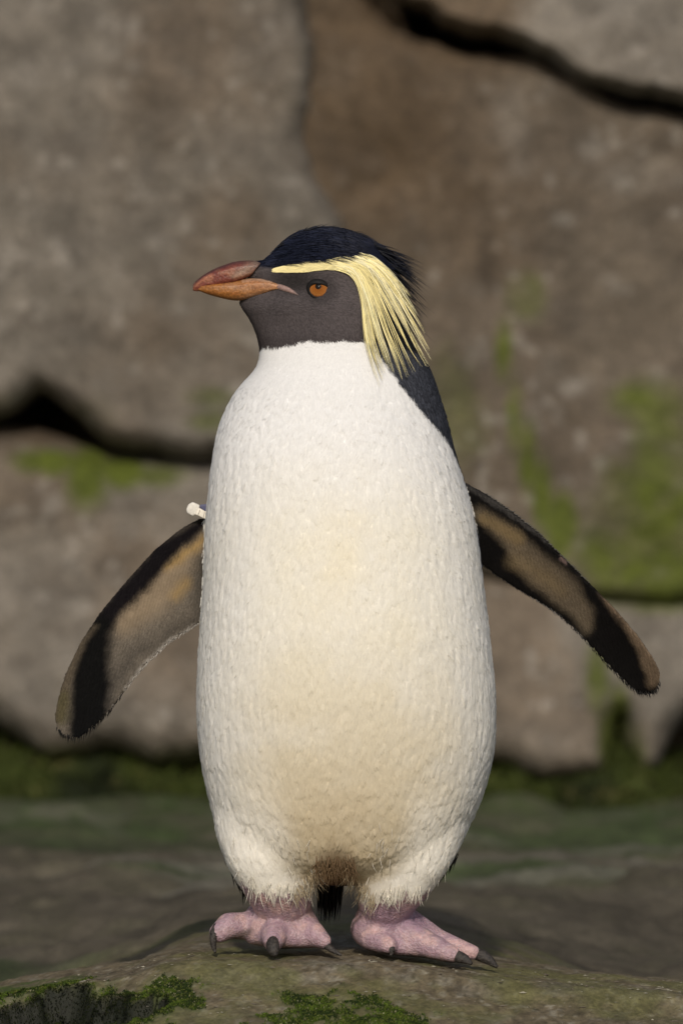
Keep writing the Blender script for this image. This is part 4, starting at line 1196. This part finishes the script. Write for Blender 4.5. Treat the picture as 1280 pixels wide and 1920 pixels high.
for side in (-1, 1):
    hit, nor = surf(598, 543)
    d_eye = hit[1] / S
    c = W(598.5, 543.5, d_eye + 16)
    if side > 0: c = c * np.array([1, -1, 1])
    eye = uv_sphere('eye', 24 * S, M_EYE, penguin); eye.location = c
    # lid: an almond ring of dark skin
    an = np.linspace(0, 2 * np.pi, 48, endpoint=False); tb = np.linspace(0, 2 * np.pi, 10, endpoint=False)
    rg = []
    for k_ in an:
        ex, ey = 21 * np.cos(k_), (15.5 if np.sin(k_) < 0 else 18) * np.sin(k_)
        cxp, cyp = 598.5 + ex, 543.5 + ey + .10 * ex
        rr = np.sqrt(max(0, 24 ** 2 - (ex ** 2 + ey ** 2)))
        dd = d_eye + 16 - rr - .5
        tr = 4.4 + 2.4 * max(0, -np.sin(k_ + .2))
        ox, oy = ex / np.hypot(ex, ey), ey / np.hypot(ex, ey)
        rg.append(W(cxp + ox * tr * .8 * np.cos(tb), cyp + oy * tr * .8 * np.cos(tb), dd - tr * .75 * np.sin(tb) + 3.0 * np.cos(tb)))
    rg.append(rg[0])
    v = np.array(rg[:-1]).reshape(-1, 3)
    if side > 0: v = v * np.array([1, -1, 1])
    ff_ = grid_faces(48, 10, True); last = np.stack([47 * 10 + np.arange(10), 47 * 10 + (np.arange(10) + 1) % 10, (np.arange(10) + 1) % 10, np.arange(10)], -1)
    lid = mesh_np('eyelid', v - c, np.concatenate([ff_, last]), M_LID, eye)

# --- claws
M_CLAW = mat_plain('claw_horn', (.020, .017, .015), rough=.55, spec=.4, noise=(520, .4, 2.6, .8, .0016))
CLAWS = [[(409, 1738, -50, 13), (402, 1752, -60, 12), (400, 1770, -64, 8), (404, 1787, -66, 3)],
         [(512, 1764, -106, 17), (511, 1772, -122, 18), (513, 1783, -134, 14), (516, 1793, -140, 5)],
         [(600, 1764, -76, 9), (611, 1772, -84, 9), (624, 1782, -92, 7), (640, 1791, -98, 2.5)],
         [(718, 1768, -66, 14), (729, 1774, -78, 12), (734, 1782, -84, 8), (732, 1792, -88, 3)],
         [(842, 1786, -78, 12), (857, 1793, -86, 14), (872, 1799, -92, 11), (884, 1808, -96, 4)],
         [(884, 1786, -46, 12), (900, 1791, -52, 15), (916, 1800, -58, 12), (932, 1814, -60, 4)]]
for cl in CLAWS:
    pts = bez(np.array(cl, float), 16); rg = []
    cen_ = W(pts[:, 0], pts[:, 1], pts[:, 2]); tn = np.gradient(cen_, axis=0); tn /= np.linalg.norm(tn, axis=1)[:, None]
    an = np.linspace(0, 2 * np.pi, 14, endpoint=False)
    for i in range(16):
        up = np.array([0.2, .5, 1.0]); s1 = np.cross(tn[i], up); s1 /= np.linalg.norm(s1); s2 = np.cross(s1, tn[i])
        rg.append(cen_[i] + pts[i, 3] * .80 * S * (np.cos(an)[:, None] * s1 * .85 + np.sin(an)[:, None] * s2))
    s = Soup(); s.loft(np.array(rg))
    mesh_np('claw', np.concatenate(s.v), [np.concatenate(s.f4), np.concatenate(s.f3)], M_CLAW, penguin)

# ------------------------------------------------------------------ the identification tag on the flipper
def px_box(name, corners, d0, d1, mat, parent, bev):
    bm = bmesh.new()
    a = [bm.verts.new(W(x, y, d0)) for x, y in corners]; b = [bm.verts.new(W(x, y, d1)) for x, y in corners]
    bm.faces.new(a); bm.faces.new(b[::-1])
    for i in range(len(a)):
        j = (i + 1) % len(a); bm.faces.new([a[j], a[i], b[i], b[j]])
    bmesh.ops.recalc_face_normals(bm, faces=bm.faces[:])
    bmesh.ops.bevel(bm, geom=bm.edges[:], offset=bev * S, segments=3, affect='EDGES', profile=.6)
    me = bpy.data.meshes.new(name); bm.to_mesh(me); bm.free(); me.materials.append(mat)
    me.polygons.foreach_set('use_smooth', np.full(len(me.polygons), True))
    o = bpy.data.objects.new(name, me); COL.objects.link(o); o.parent = parent; return o
tagroot = bpy.data.objects.new('flipper_tag', None); COL.objects.link(tagroot)
tag(tagroot, 'small white plastic clip tag with blue strap on the flipper at left', 'tag')
M_TAG = mat_plain('tag_plastic', (.62, .60, .55), rough=.45, noise=(700, .85, 1.1))
M_TAG2 = mat_plain('tag_clip', (.74, .70, .62), rough=.3, noise=(700, .85, 1.1))
M_TAG3 = mat_plain('tag_strap', (.055, .06, .13), rough=.5, noise=(700, .8, 1.2))
px_box('tag_head', [(349, 956), (353, 946), (361, 941), (375, 947), (374, 954), (367, 965), (361, 968), (351, 962)], 30, 52, M_TAG, tagroot, 3.0)
px_box('clip', [(373, 952), (384, 958), (382, 972), (366, 964)], 27, 50, M_TAG2, tagroot, 1.6)
px_box('clip', [(372, 953), (376, 955), (371, 967), (366, 964)], 24, 48, M_TAG2, tagroot, 1.2)
px_box('strap', [(376, 946), (400, 944), (404, 964), (384, 958), (374, 951)], 36, 58, M_TAG3, tagroot, 1.4)
px_box('strap', [(384, 958), (404, 962), (404, 980), (382, 972)], 30, 90, M_TAG2, tagroot, 1.4)
